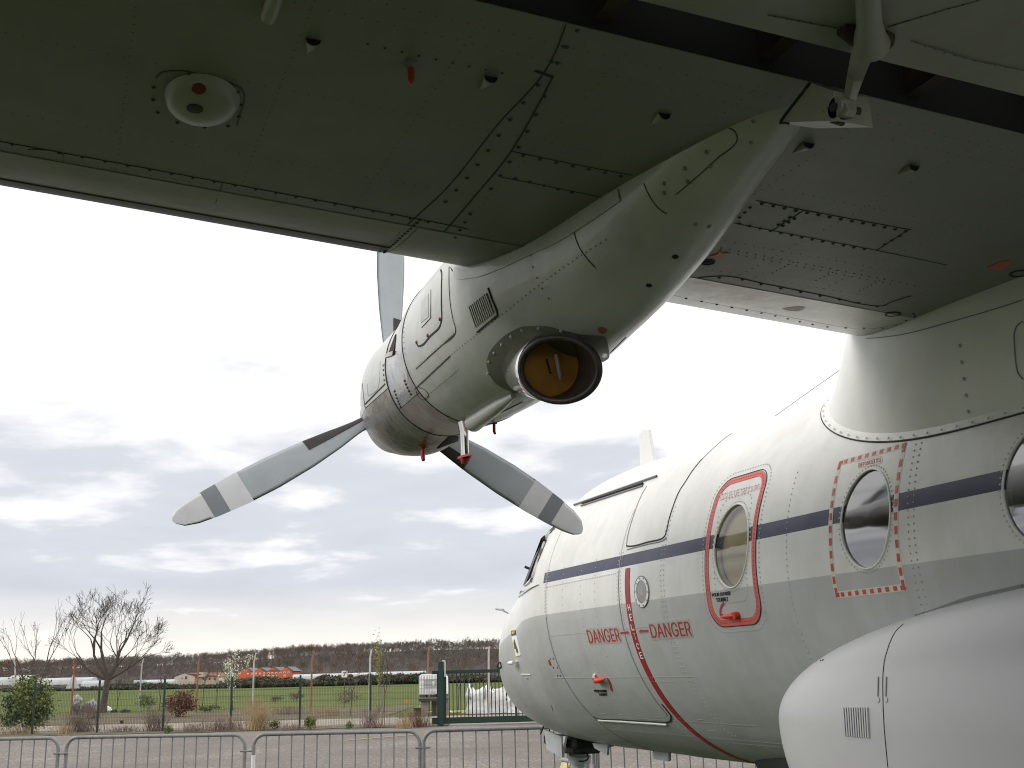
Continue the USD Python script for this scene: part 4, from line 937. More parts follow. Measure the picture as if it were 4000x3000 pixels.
nseam([Ne(1370, 105), Ne(1380, 130), Ne(1600, 20)], 0.005); nseam([Ne(1735, -10), Ne(1770, 110), Ne(1830, 200), Ne(1895, 270)], 0.006)
nseam([Ne(845, 905), Ne(590, 1145)], 0.007, smooth=False); nseam([Ne(598, 1000), Ne(885, 738)], 0.004, smooth=False)
nseam([Ne(620, 1130), Ne(660, 1145), Ne(690, 1190), Ne(650, 1220), Ne(600, 1160)], 0.004)
nseam([Nn(380, 600), Nn(260, 720), Nn(140, 842)], 0.012); nseam([Nn(370, 360), Nn(385, 480), Nn(405, 590)], 0.006)
nseam([Nn(318, 330), Nn(316, 470), Nn(305, 600), Nn(285, 670), Nn(180, 745), Nn(172, 600)], 0.004, 'seam_grey')
nseam([Nn(110, 600), Nn(122, 740), Nn(140, 880)], 0.012, 'rivet_dark')
nseam([Ne(2110, 770), Ne(2060, 820), Ne(2000, 880)], 0.005); nseam([(2040, 1570), (1960, 1610), (1890, 1645), (1840, 1668)], 0.010, 'rivet_dark')
nseam([(2750, 560), (2620, 660), (2520, 740), (2480, 760), (2520, 810), (2560, 840)], 0.005) if False else None
nseam([(2516, 716), (2540, 770), (2580, 820), (2605, 835)], 0.005); nseam([(2640, 760), (2800, 620), (2880, 540), (2872, 515), (2848, 500)], 0.005)
nrv = [rivets(NAC, [Ne(600, 990), Ne(880, 732)], 0.024, .0032), rivets(NAC, [Ne(590, 1135), Ne(845, 895)], 0.024, .0032), rivets(NAC, [Ne(650, 1215), Ne(905, 1000)], 0.03, .004),
       rivets(NAC, [Ne(850, 895), Ne(1200, 620), Ne(1480, 400), Ne(1700, 240), Ne(1980, 60)], 0.034, .0038), rivets(NAC, [Ne(1415, 140), Ne(1440, 260), Ne(1480, 360), Ne(1560, 500)], 0.05, .005),
       rivets(NAC, [Nd(265, 1180), Nd(258, 1300), Nd(262, 1500), Nd(285, 1659)], 0.03, .004), rivets(NAC, [(2555, 745), (2700, 640), (2800, 565), (2850, 535)], 0.11, .009),
       rivets(NAC, [(2550, 770), (2700, 700), (2840, 590)], 0.11, .009), rivets(NAC, [Nd(880, 500), Nd(920, 545), Nd(1000, 545), Nd(1150, 505), Nd(1400, 415), Nd(1640, 320)], 0.035, .0045),
       rivets(NAC, [(2690, 872), (2735, 878), (2780, 884)], 0.05, .009), rivets(NAC, [(2900, 440), (2960, 520), (2930, 560)], .09, .008)]
obj('housing_rivets', nrv, 'seam_grey', nac, smooth=True, kind='stuff')
lat = rivets(NAC, [Nn(600, 545), Nn(640, 650), Nn(690, 742)], .02, .009), rivets(NAC, [Nn(480, 670), Nn(520, 780), Nn(560, 878)], .02, .009), rivets(NAC, [Nn(355, 360), Nn(362, 480), Nn(372, 590)], .03, .009)
obj('cowl_latches', list(lat), 'rivet_dark', nac, smooth=True, kind='stuff')
for p in (Nd(727, 1150), Nd(570, 1362), Nd(425, 1450)):
    q_ = NAC.hit([p]); obj('quarter_turn_screw', domes(q_, NAC.n(q_), .011), 'red_post', nac, smooth=True)
obj('door_vent', quad(NAC, [Nd(488, 900), Nd(608, 765), Nd(606, 1135), Nd(488, 1262)], 8, 8, 0.004), 'nacelle_paint', nac, smooth=30)
obj('door_vent_gauze', quad(NAC, [Nd(495, 925), Nd(588, 825), Nd(588, 1120), Nd(490, 1200)], 8, 8, 0.006), 'frosted_pane', nac, smooth=30)
obj('housing_flange', ribbon(NAC, [(1772, 1062), (1800, 1072), (1850, 1066), (1950, 1032), (2060, 980), (2180, 922), (2300, 846), (2420, 762)], 0.045, 0.005), 'nacelle_paint', nac, smooth=30)
# louvred vent: every slat its own piece
obj('louvre_frame', quad(NAC, [Nd(1072, 962), Nd(1352, 748), Nd(1472, 1085), Nd(1206, 1318)], 10, 10, 0.005), 'nacelle_paint', nac, smooth=30)
obj('louvre_frame_seam', ribbon(NAC, [Nd(1352, 745), Nd(1395, 870), Nd(1474, 1085), Nd(1340, 1205), Nd(1206, 1320)], 0.006, 0.005), 'seam', nac)
LC = [np.array(Nd(*p)) for p in ((1105, 1000), (1347, 808), (1440, 1062), (1190, 1252))]
obj('louvre_opening', quad(NAC, LC, 10, 8, 0.0065), 'cavity', nac, smooth=30)
def slats(body, C, n, mat, par, off=0.011, duty=0.42):
    C = [np.asarray(c, float) for c in C]
    for k in range(n):
        a, b = (k + 0.5) / n, (k + 0.5 + duty) / n
        t = lambda u, v: (1 - u) * (1 - v) * C[0] + u * (1 - v) * C[1] + u * v * C[2] + (1 - u) * v * C[3]
        obj('louvre_slat', quad(body, [t(a, -0.01), t(b, -0.01), t(b, 1.01), t(a, 1.01)], 3, 5, off), mat, par, smooth=30)
slats(NAC, LC, 11, 'nacelle_paint', nac, off=0.012, duty=0.36)
# small scoop, cowl outlet, pins
obj('scoop_opening', quad(NAC, [Ne(452, 752), Ne(458, 748), Ne(446, 872), Ne(402, 888)], 4, 6, 0.004), 'cavity', nac, smooth=30)
obj('scoop_lip', quad(NAC, [Ne(400, 886), Ne(448, 868), Ne(442, 898), Ne(392, 918)], 4, 3, 0.012), 'dull_metal', nac, smooth=30)
obj('cowl_outlet', quad(NAC, [Nn(1120, 1225), Nn(1238, 1212), Nn(1236, 1270), Nn(985, 1362)], 7, 6, 0.004), 'cavity', nac, smooth=30)
def pin(p, L, r, par, lean=(0.02, 0, 0)):
    c = NAC.hit([p])[0]; d = np.array([*lean[:2], -1.0]); d /= np.linalg.norm(d)
    obj('drain_pipe', tube([c - d * .01, c + d * .004, c + d * .006, c + d * L * .8, c + d * L + np.array([-.012, 0, 0])], [r * 2.2, r * 2.2, r, r, r * 0.8], 10), 'red_paint', par, smooth=40, label='small red capped drain pipe')
pin(Nn(820, 1352), 0.078, 0.013, nac); pin((1930, 1652), 0.06, 0.008, nac)
# drain mast with its red shoe, fairing behind it
mt = NAC.hit([(1812, 1652)])[0]
mp = [np.array([mt[0], mt[1], mt[2] + 0.02])] + [np.array([mt[0] - 0.002 * k, mt[1], mt[2] - 0.045 * k]) for k in range(1, 5)]
def strut(P, a, b, n=16):
    t = np.arange(n) / n * 2 * math.pi
    return grid(np.array([[p + np.array([a_ * math.cos(q), b_ * math.sin(q), 0]) for q in t] for p, a_, b_ in zip(P, a, b)]), wrap=True, caps=True)
obj('drain_mast', strut(mp, [.06, .042, .038, .036, .036], [.032, .022, .021, .020, .020]), 'polished_steel', nac, smooth=50)
sh = mp[-1]
obj('mast_shoe', extrude([(-.10, -.002), (-.03, .022), (.03, .03), (.055, .0), (.03, -.03), (-.03, -.022)], -.012, .0, sh, (1, 0, 0), (0, 1, 0), (0, 0, 1)), 'red_paint', nac)
obj('mast_shoe', tube([sh + [.0, .0, -.008], sh + [.01, .0, -.038]], [.026, .018], 10), 'red_paint', nac, smooth=40)
fa = NAC.hit([(1850, 1642), (1900, 1606), (1950, 1572), (2005, 1535)])
obj('mast_fairing', tube(fa + np.array([0, .0, -.012]), [.050, .042, .034, .014], 14), 'nacelle_paint', nac, smooth=50)

# exhaust pipe with its yellow blank
eax = np.array([-0.93, 0.20, -0.30]); eax /= np.linalg.norm(eax)
c0 = NAC.hit([(2170, 1440)])[0]
vd = ray((2170, 1440))[0]
cm = c0 - vd * 0.29 + eax * 0.07
n_c = -vd * 1.0 - RGT * 0.8 - UPV * 0.15; n_c /= np.linalg.norm(n_c)
A = np.cross(eax, [0, 0, 1.0]); A /= np.linalg.norm(A); Bv = np.cross(eax, A)
def pipe(r, s0, push=0.0, n=64, rows=10):
    t = np.arange(n) / n * 2 * math.pi
    rim = r * (np.outer(np.cos(t), A) + np.outer(np.sin(t), Bv))
    s1 = (push - rim @ n_c) / (eax @ n_c)
    return np.array([cm + rim + eax * (s0 + (s1[:, None] - s0) * f) for f in np.linspace(0, 1, rows)])
PO, PI_ = pipe(0.138, -0.50), pipe(0.122, -0.50)
rimc = np.vstack([PO[-1], PO[-1][:1]]); rimi = PI_[-1]
exh = obj('exhaust_pipe', [grid(PO, wrap=True), grid(np.array([PO[-1], PO[-1] * 0.5 + PI_[-1] * 0.5 + n_c * 0.012, PI_[-1]]), wrap=True), grid(PI_, wrap=True)], 'exhaust_steel', plane, smooth=40)
obj('exhaust_lip', tube(np.vstack([PO[-1], PO[-1][:2]]) * 0.5 + np.vstack([PI_[-1], PI_[-1][:2]]) * 0.5, 0.014, 8, caps=False), 'exhaust_steel', exh, smooth=60)
t = np.arange(48) / 48 * 2 * math.pi
def edisc(s, r, dome=0.0):
    return grid(np.array([cm + eax * (s + dome * (1 - k)) + r * k * (np.outer(np.cos(t), A) + np.outer(np.sin(t), Bv)) for k in np.linspace(0.02, 1, 6)]), wrap=True)
obj('exhaust_blank', edisc(-0.185, 0.121), 'yellow_cover', exh, smooth=40, label='yellow blank inside the exhaust')
db = lambda px: at_plane(px)
def at_plane(px, s=-0.165):
    d = ray(px)[0]; tt = ((cm + eax * s - EYE) @ eax) / (d @ eax); return EYE + d * tt
obj('blank_handle', tube([at_plane((2172, 1385)), at_plane((2178, 1420), -.15), at_plane((2186, 1465), -.15), at_plane((2190, 1480))], 0.009, 8), 'pipe_pale', exh, smooth=40)
obj('blank_handle_bracket', tube([at_plane((2140, 1402), -.18), at_plane((2136, 1408), -.18), at_plane((2148, 1455), -.18), at_plane((2154, 1458), -.18)], 0.004, 6), 'seam', exh)
obj('exhaust_collar', tube([cm - eax * .56, cm - eax * .34, cm - eax * .20, cm - eax * 0.175], [.150, .148, .146, .140], 40, caps=False), 'polished_steel', exh, smooth=50)
obj('exhaust_plate', disc(NAC, smoothpx([Ne(1108, 960), Ne(1125, 890), Ne(1190, 800), Ne(1290, 725), Ne(1380, 690), Ne(1520, 690), Ne(1660, 720), Ne(1800, 750), Ne(1960, 765), Ne(1990, 900), Ne(1800, 1000), Ne(1500, 1170), Ne(1330, 1170), Ne(1240, 1140), Ne(1150, 1070)], 10, True)[:-1], 0.003, 8), 'fairing_plate', nac, smooth=35, label='dark heat plate round the exhaust')
q_ = NAC.hit([Ne(1128, 945), Ne(1165, 882), Ne(1220, 822), Ne(1287, 765), Ne(1365, 718), Ne(1485, 704), Ne(1645, 722), Ne(1120, 1030)]); obj('plate_screws', domes(q_ + NAC.n(q_) * .003, NAC.n(q_), .009), 'rivet_grey', nac, smooth=True, kind='stuff')
q_ = NAC.hit([Ne(1942, 715)]); obj('breather_hole', domes(q_, NAC.n(q_), .022, .012), 'red_post', nac, smooth=True)
for p in ((2638, 1003), (2535, 1115)):
    q_ = NAC.hit([p]); obj('drain_hole', domes(q_, NAC.n(q_), .013, .004), 'cavity', nac, smooth=True)

# ---- propeller
HUB = np.array([7.195, 2.946, 3.437])
prop_parts = plane
def blade_sec(r):
    """chord, thickness, pitch of the blade at radius r, and where the leading edge lies"""
    f = r / 1.6
    ch = np.interp(f, [.10, .18, .28, .42, .58, .72, .84, .92, .97, 0.995, 1.0], [.10, .115, .165, .212, .232, .225, .198, .165, .118, .05, .012])
    th = np.interp(f, [.1, .2, .35, .6, 1.0], [.085, .06, .03, .018, .006])
    tw_ = math.radians(np.interp(f, [.1, .3, .6, 1.0], [44, 30, 19, 12]))
    return ch, min(th, ch), tw_
def blade(r0, r1, ang, off=0.0, n=12, c0=0.0, c1=1.0, k=18):
    er = np.array([0, -math.cos(ang), -math.sin(ang)]); et = np.cross([1.0, 0, 0], er)   # et: the way the blade turns
    rows = []
    rs = np.linspace(r0, r1, n) if r1 < 1.58 else r1 - (r1 - r0) * (1 - np.linspace(0, 1, n)) ** 1.8
    for r in rs:
        ch, th, tw_ = blade_sec(r)
        u = np.linspace(c0, c1, k // 2 + 1); y = 2.6 * th * (np.sqrt(np.maximum(u, 1e-6)) * (1 - u)) * 0.8 + off
        cu = np.r_[u, u[::-1][1:-1] if c0 == 0 and c1 == 1 else u[::-1]]; cv = np.r_[y, -y[::-1][1:-1] * 0.4 if c0 == 0 and c1 == 1 else -y[::-1] * .4 - off]
        a = (0.42 - cu) * ch
        # chord line: leading edge ahead (x+) and towards the turning direction
        cd = et * math.cos(tw_) + np.array([1.0, 0, 0]) * math.sin(tw_)
        nd = np.cross(cd, er); nd = nd if nd[0] > 0 else -nd
        rows.append(HUB + er * r + np.outer(a, cd) + np.outer(cv, nd))
    return grid(np.array(rows), wrap=True, caps=True)
for ang in (math.radians(30 + 0.4), math.radians(150 + 0.4), math.radians(270 + 0.4)):
    b = obj('propeller_blade', blade(0.12, 1.113, ang, n=22), 'blade_grey', plane, smooth=40)
    obj('blade_pale_band', blade(1.1135, 1.268, ang), 'blade_light', b, smooth=40)
    obj('blade_dark_band', blade(1.2685, 1.372, ang), 'blade_dark', b, smooth=40)
    obj('blade_tip', blade(1.3725, 1.6, ang, n=20), 'blade_light', b, smooth=40)
    obj('deicer_boot', blade(0.2, 0.64, ang, off=0.0025, c0=-0.0, c1=0.42), 'deicer_dark', b, smooth=40)
hub = obj('propeller_hub', tube([HUB + [-.08, 0, 0], HUB + [-.06, 0, 0], HUB + [.08, 0, 0], HUB + [.2, 0, 0], HUB + [.36, 0, 0], HUB + [.46, 0, 0], HUB + [.5, 0, 0]], [.15, .18, .185, .17, .12, .05, .008], 36), 'dull_metal', plane, smooth=50)

# ---- wheel pod under the fuselage side
pod = obj('wheel_pod', POD.mesh(np.r_[sx, np.linspace(2.2, 0.3, 8)], 90, caps=True), 'sponson_paint', plane, smooth=50, label='bulging wheel pod on the lower fuselage side')
obj('wheel_pod', PODR.mesh(np.r_[sx, np.linspace(2.2, 0.3, 8)], 60, caps=True), 'sponson_paint', plane, smooth=50)
S7 = lambda x, y: (3000 + x * 0.4822, 2200 + y * 0.4822)
obj('pod_seam', ribbon(POD, [S7(1098, 492), S7(1030, 560), S7(975, 680), S7(940, 820), S7(930, 960), S7(932, 1100), S7(940, 1300), S7(955, 1480), S7(972, 1655)], 0.005, 0.0015), 'seam', pod)
LP_ = [np.array(S7(*p)) for p in ((606, 1172), (815, 1172), (828, 1412), (622, 1395))]
obj('louvre_opening', quad(POD, LP_, 8, 8, 0.002), 'cavity', pod, smooth=30)
slats(POD, LP_, 11, 'sponson_paint', pod, off=0.009, duty=0.52)
for x in (893, 958):
    obj('pod_latch', ribbon(POD, [S7(x + 4, 922), S7(x - 1, 1080)], 0.006, 0.004, smooth=False), 'seam_grey', pod)
    obj('pod_latch_base', disc(POD, ell(*S7(x - 1, 1106), 7, 11, 16), 0.004, 3), 'rivet_grey', pod)
q_ = POD.hit([S7(428, 790), S7(446, 784)]); obj('pod_hole', domes(q_, POD.n(q_), .006), 'seam', pod)
obj('pod_joint', ribbon(HULL, [(3579, 2408), (3640, 2390), (3700, 2368), (3781, 2340), (3839, 2326), (3926, 2306), (3998, 2290)], 0.02, 0.006), 'seam_grey', pod)
# ---- nose wheel leg and doors
gx = at_y(2262, 2930, 0.0)
leg = obj('nose_leg', tube([(gx[0], 0, 1.02), (gx[0] + .03, 0, .60), (gx[0] + .03, 0, .58), (gx[0] + .06, 0, .30)], [.075, .075, .05, .05], 20), 'gear_grey', plane, smooth=40)
obj('nose_leg_collar', tube([(gx[0] - .01, 0, .86), (gx[0], 0, .79)], .115, 20), 'gear_grey', leg, smooth=40)
obj('nose_leg_yoke', rbox((gx[0], 0, .95), (.42, .30, .14), .02), 'gear_dark', leg)
obj('nose_leg_bar', tube([(gx[0] + .30, .05, .80), (gx[0] - .02, .05, .80)], .022, 10), 'gear_grey', leg, smooth=40)
obj('nose_leg_hose', tube([(gx[0] - .1 - .22 * math.sin(t), 0.05, .86 - .05 * math.cos(t)) for t in np.linspace(0, math.pi, 10)], .008, 6), 'black_rubber', leg, smooth=40)
obj('nose_leg_link', tube([(gx[0] - .26, .04, .80), (gx[0] - .24, .04, .35)], .026, 10), 'gear_grey', leg, smooth=40)
obj('nose_leg_link', tube([(gx[0] - .42, .04, .80), (gx[0] - .40, .04, .35)], .026, 10), 'gear_grey', leg, smooth=40)
for s in (-1, 1):
    obj('nose_wheel', tube([(gx[0] + .06, s * .12, .30), (gx[0] + .06, s * .14, .30), (gx[0] + .06, s * .22, .30), (gx[0] + .06, s * .24, .30)], [.24, .29, .29, .24], 30), 'black_rubber', leg, smooth=40)
    obj('nose_axle', tube([(gx[0] + .06, s * .02, .30), (gx[0] + .06, s * .25, .30)], .05, 12), 'gear_grey', leg, smooth=40)
def door(px, y, name, mat, t=0.012):
    P = [at_y(*p, y) for p in px]
    return obj(name, extrude([(p[0], p[2]) for p in P], -t, t, (0, y, 0), (1, 0, 0), (0, 0, 1), (0, 1, 0)), mat, plane)
nd = door([(2131, 2850), (2196, 2878), (2200, 2958), (2138, 2926)], 0.30, 'nose_wheel_door', 'gear_grey')
door([(2196, 2878), (2214, 2874), (2206, 2910), (2200, 2956)], 0.28, 'nose_wheel_door', 'ink_white')
door([(2318, 2902), (2378, 2908), (2375, 2950), (2326, 2922)], 0.20, 'nose_wheel_door', 'gear_grey')
obj('wheel_bay', rbox((gx[0], 0, 1.00), (.8, .44, .10), .02), 'cavity', plane)
obj('drain_stub', tube([at_y(2124, 2836, .1), at_y(2112, 2866, .1)], .008, 8), 'gear_dark', plane)
obj('drain_stub', tube([at_y(2147, 2848, .1), at_y(2143, 2864, .1)], .008, 8), 'gear_dark', plane)

# ================================================================== the ground
rng = np.random.default_rng(7)
def DL(D, L, z=0.0): return np.array([EYE[0], EYE[1], 0]) + HF * D + HR * L + np.array([0, 0, z])
def sheet(name, mat, D0, D1, L0, L1, z, nd=2, nl=2, rag=0.0, seed=0):
    D, L = np.meshgrid(np.linspace(D0, D1, nd), np.linspace(L0, L1, nl), indexing='ij')
    if rag:
        r_ = np.random.default_rng(seed); e = r_.normal(0, rag, nl); e = np.convolve(e, [.25, .5, .25], 'same'); D[0] += e; D[-1] += np.roll(e, 7)
    G = np.array([EYE[0], EYE[1], 0]) + D[..., None] * HF + L[..., None] * HR + np.array([0, 0, z])
    V, F = grid(G); n = np.cross(V[F[0, 1]] - V[F[0, 0]], V[F[0, 2]] - V[F[0, 0]])
    obj(name, (V, F if n[2] > 0 else F[:, ::-1]), mat, kind='structure')
sheet('ground', 'field_green', -900, 2600, -1800, 1800, -0.03)
sheet('asphalt_yard', 'asphalt', -60, 39.3, -60, 60, -0.012)
sheet('turf', 'turf', -22, 15.0, -42, 40, -0.004, 2, 90, 0.25, 1)
sheet('concrete_yard', 'concrete_ground', 39.0, 47.3, -60, 60, -0.008, 2, 120, 0.35, 2)
sheet('rough_ground', 'scrub_ground', 46.6, 63.5, -60, -5.6, -0.014, 2, 120, 0.8, 3)
sheet('verge', 'scrub_ground', 38.5, 40.6, -60, -2.4, 0.004, 2, 160, 0.25, 4)
sheet('rough_ground', 'scrub_ground', 47.0, 49.6, -5.7, 40, -0.018, 2, 60, 0.3, 5)
def line_on_ground(a, b, w, mat, name, label):
    a, b = np.asarray(a), np.asarray(b); t = b - a; t /= np.linalg.norm(t); s = np.cross(t, [0, 0, 1]) * w / 2; u = np.array([0, 0, .003])
    obj(name, (np.array([a + s + u, b + s + u, b - s + u, a - s + u]), np.array([[0, 2, 1], [0, 3, 2]])), mat, label=label, kind='structure')
line_on_ground(ground(2170, 3090), ground(2215, 2968), 0.16, 'paint_yellow', 'painted_line', None)
line_on_ground(ground(1340, 2893), ground(1640, 2868), 0.10, 'paint_yellow', 'painted_line', None)

# distant hill
pxr = np.array([-700, 0, 450, 800, 1000, 1250, 1450, 1700, 1930, 2200, 2600])
top_y = np.array([2636, 2622, 2606, 2595, 2578, 2560, 2549, 2541, 2535, 2530, 2524])
HD = 480.0
pr = np.array([depth(a, b, HD) for a, b in zip(pxr, top_y)])
rl_ = (pr - EYE) @ HR; rz_ = pr[:, 2]
def hill(D, L):
    s = np.clip((D - 318) / (HD - 318), 0, 1); s = s * s * (3 - 2 * s)
    Ls = L * HD / np.maximum(D, 200)
    return -0.6 + s * (np.interp(Ls, rl_, rz_) + 0.6 + 0.7 * (meshkit.fbm(np.stack([L / 22, D / 22, 0 * L], -1)) - 0.5)) * np.where(D > HD, 1.0, 1.0)
Dg, Lg = np.meshgrid(np.linspace(300, 700, 60), np.linspace(-420, 160, 140), indexing='ij')
G = np.array([EYE[0], EYE[1], 0]) + Dg[..., None] * HF + Lg[..., None] * HR; G[..., 2] = hill(Dg, Lg)
V, F = grid(G); obj('hill', (V, F[:, ::-1]), 'forest_floor', smooth=True, kind='structure')

# ================================================================== plants
def twig_mesh(segs, n=4):
    """segs: list of (p0, p1, r0, r1)"""
    A = np.array([s[0] for s in segs]); B = np.array([s[1] for s in segs]); r0 = np.array([s[2] for s in segs]); r1 = np.array([s[3] for s in segs])
    T = B - A; T /= np.maximum(np.linalg.norm(T, axis=1, keepdims=True), 1e-9)
    X = np.cross(T, np.where(np.abs(T[:, 2:3]) < 0.9, [[0, 0, 1.0]], [[1.0, 0, 0]])); X /= np.linalg.norm(X, axis=1, keepdims=True); Yv = np.cross(T, X)
    a = np.arange(n) / n * 2 * math.pi
    d = X[:, None] * np.cos(a)[None, :, None] + Yv[:, None] * np.sin(a)[None, :, None]
    V = np.concatenate([A[:, None] + d * r0[:, None, None], B[:, None] + d * r1[:, None, None]], 1)
    j = np.arange(n); jn = (j + 1) % n
    f = np.vstack([np.stack([j, jn, n + jn], 1), np.stack([j, n + jn, n + j], 1)])
    F = (f[None] + (np.arange(len(segs)) * 2 * n)[:, None, None]).reshape(-1, 3)
    return V.reshape(-1, 3), F
def grow(r_, p, d, L, rad, depth_, out, spread=0.6, up=0.12, kids=(2, 3), shrink=0.72, jit=0.13, lvl=0):
    n = 3 if depth_ > 1 else 2
    p = np.asarray(p, float); d = np.asarray(d, float); r0 = rad
    pts = [p]
    for k in range(n):
        d = d + r_.normal(0, jit, 3) + np.array([0, 0, up * 0.5]); d /= np.linalg.norm(d)
        q = p + d * L / n; r1 = rad * (1 - 0.36 * (k + 1) / n)
        out.append((p, q, r0, r1, lvl)); p, r0 = q, r1; pts.append(q)
    if depth_ <= 0: return
    for k in range(r_.integers(kids[0], kids[1] + 1)):
        a = r_.uniform(0, 2 * math.pi); X = np.cross(d, [0.3, 0.9, 0.2]); X /= np.linalg.norm(X); Yv = np.cross(d, X)
        dd = d * math.cos(spread) + (X * math.cos(a) + Yv * math.sin(a)) * math.sin(spread) * r_.uniform(0.7, 1.25); dd[2] += up; dd /= np.linalg.norm(dd)
        s = pts[-1] if k < 2 else pts[r_.integers(1, len(pts))]
        grow(r_, s, dd, L * shrink * r_.uniform(0.75, 1.15), r0 * (0.86 if k == 0 else 0.66), depth_ - 1, out, spread, up, kids, shrink, jit, lvl + 1)
def leaves(r_, C, size, out_n=None):
    """small leaf faces at points C"""
    C = np.asarray(C); n = len(C); a = r_.normal(0, 1, (n, 3)); a /= np.linalg.norm(a, axis=1, keepdims=True)
    b = np.cross(a, r_.normal(0, 1, (n, 3))); b /= np.linalg.norm(b, axis=1, keepdims=True); s = size * r_.uniform(0.6, 1.3, (n, 1))
    V = np.stack([C - a * s, C + b * s * .55, C + a * s, C - b * s * .55], 1).reshape(-1, 3)
    F = (np.array([[0, 1, 2], [0, 2, 3]])[None] + (np.arange(n) * 4)[:, None, None]).reshape(-1, 3)
    return V, F
def cloud(r_, c, rad, n, clumps=14):
    k = r_.normal(0, 0.42, (clumps, 3)); k /= np.maximum(1, np.linalg.norm(k, axis=1, keepdims=True) / 0.85)
    i = r_.integers(0, clumps, n); q = k[i] + r_.normal(0, 0.17, (n, 3))
    return np.asarray(c) + q * np.asarray(rad)

# far-off wood on the hill: bare trees, one mass
protos = []
pi_ = UsdGeom.PointInstancer.Define(stage, '/World/far_wood'); tag(pi_.GetPrim(), 'far-off wood of bare brown trees covering the hill', 'wood', kind='stuff')
for k, mt_ in enumerate(('twig_brown', 'twig_grey', 'twig_brown', 'twig_olive', 'twig_rust', 'twig_grey')):
    r_ = np.random.default_rng(100 + k); sg = []
    grow(r_, (0, 0, -0.4), (0, 0, 1), 1.75, 0.10, 5, sg, spread=0.62, up=0.16, kids=(2, 3), shrink=0.80, jit=.2)
    sg = [(a, b, max(c * 1.2, .030), max(d * 1.2, .022)) for a, b, c, d, l in sg]
    V, F = twig_mesh(sg, 3)
    g = usdkit.mesh(stage, f'/World/far_wood/bare_tree_{k:03d}', (V, F), MAT[mt_]); pi_.GetPrototypesRel().AddTarget(g.GetPath())
n_ = 5200
Dp = 318 + (HD + 26 - 318) * np.sqrt(rng.uniform(0, 1, n_)); Lp = rng.uniform(-0.62, 0.12, n_) * Dp
crest = (Dp > HD - 14)
pxl = 2000 + Lp / Dp * 4300
keep = ~(crest & (pxl > 1380) & (rng.uniform(0, 1, n_) < 0.80))
Dp, Lp = Dp[keep], Lp[keep]; Pz = hill(Dp, Lp)
P = np.array([EYE[0], EYE[1], 0]) + Dp[:, None] * HF + Lp[:, None] * HR; P[:, 2] = Pz
tone = meshkit.fbm(np.stack([P[:, 0] / 30, P[:, 1] / 30, 0 * Pz], -1), seed=3)
ids = np.where(tone > .60, rng.integers(3, 5, len(P)), np.where(tone < .42, rng.choice([1, 5], len(P)), rng.choice([0, 2, 1], len(P))))
pi_.CreatePositionsAttr([Gf.Vec3f(*map(float, p)) for p in P]); pi_.CreateProtoIndicesAttr(ids.astype(int).tolist())
sc_ = rng.uniform(0.42, 0.85, len(P)) * (0.8 + 0.5 * meshkit.fbm(np.stack([P[:, 0] / 14, P[:, 1] / 14, 0 * Pz], -1), seed=9)); pi_.CreateScalesAttr([Gf.Vec3f(float(s * 1.1), float(s * 1.1), float(s)) for s in sc_])
an = rng.uniform(0, math.pi, len(P)); pi_.CreateOrientationsAttr([Gf.Quath(float(math.cos(a)), 0, 0, float(math.sin(a))) for a in an])
# dark ivy-clad trees on the crest
NTH = ('first', 'second', 'third', 'fourth', 'fifth', 'sixth', 'seventh', 'eighth', 'ninth', 'tenth', 'eleventh', 'twelfth')
def ivy_tree(px, py, h, w, seed):
    r_ = np.random.default_rng(seed); c = depth(px, py, HD - 4); L_ = (c - EYE) @ HR; c[2] = hill(np.array(HD - 4.0), np.array(float(L_)))
    t = thing('ivy_tree', NTH[seed - 300] + ' dark ivy-clad tree from the left on the bare hill crest', 'tree', c, group='ivy-clad trees on the hill crest')
    sg = []; grow(r_, c - [0, 0, .4], (0, 0, 1), h * .5, .16, 2, sg, spread=.5, up=.3); obj('trunk', twig_mesh([s[:4] for s in sg], 4), 'twig_grey', t)
    obj('crown', leaves(r_, cloud(r_, c + [0, 0, h * .62], (w, w, h * .48), 260, 9), .22), 'ivy', t)
for k, (px, h, w) in enumerate(((1516, 2.4, .8), (1534, 2.6, .8), (1562, 3.0, .9), (1589, 3.8, .8), (1639, 4.2, 1.0), (1653, 3.2, 1.0), (1668, 3.8, 1.0), (1709, 3.0, 1.4), (1738, 4.0, 1.5), (1765, 3.2, 1.3), (1829, 4.4, 1.6), (1872, 3.8, 1.2))):
    ivy_tree(px, 2530, h, w, 300 + k)
c = depth(1902, 2525, HD - 6); c[2] = hill(np.array(HD - 6.0), np.array(float((c - EYE) @ HR)))
t = thing('rust_tree', 'rust-brown leafy oak on the hill crest near the nose of the airplane', 'tree', c); r_ = np.random.default_rng(5)
sg = []; grow(r_, c, (0, 0, 1), 2.0, .14, 3, sg); obj('trunk', twig_mesh([s[:4] for s in sg], 4), 'twig_grey', t); obj('crown', leaves(r_, cloud(r_, c + [0, 0, 2.4], (2.3, 2.3, 1.7), 500, 16), .20), 'twig_rust', t)

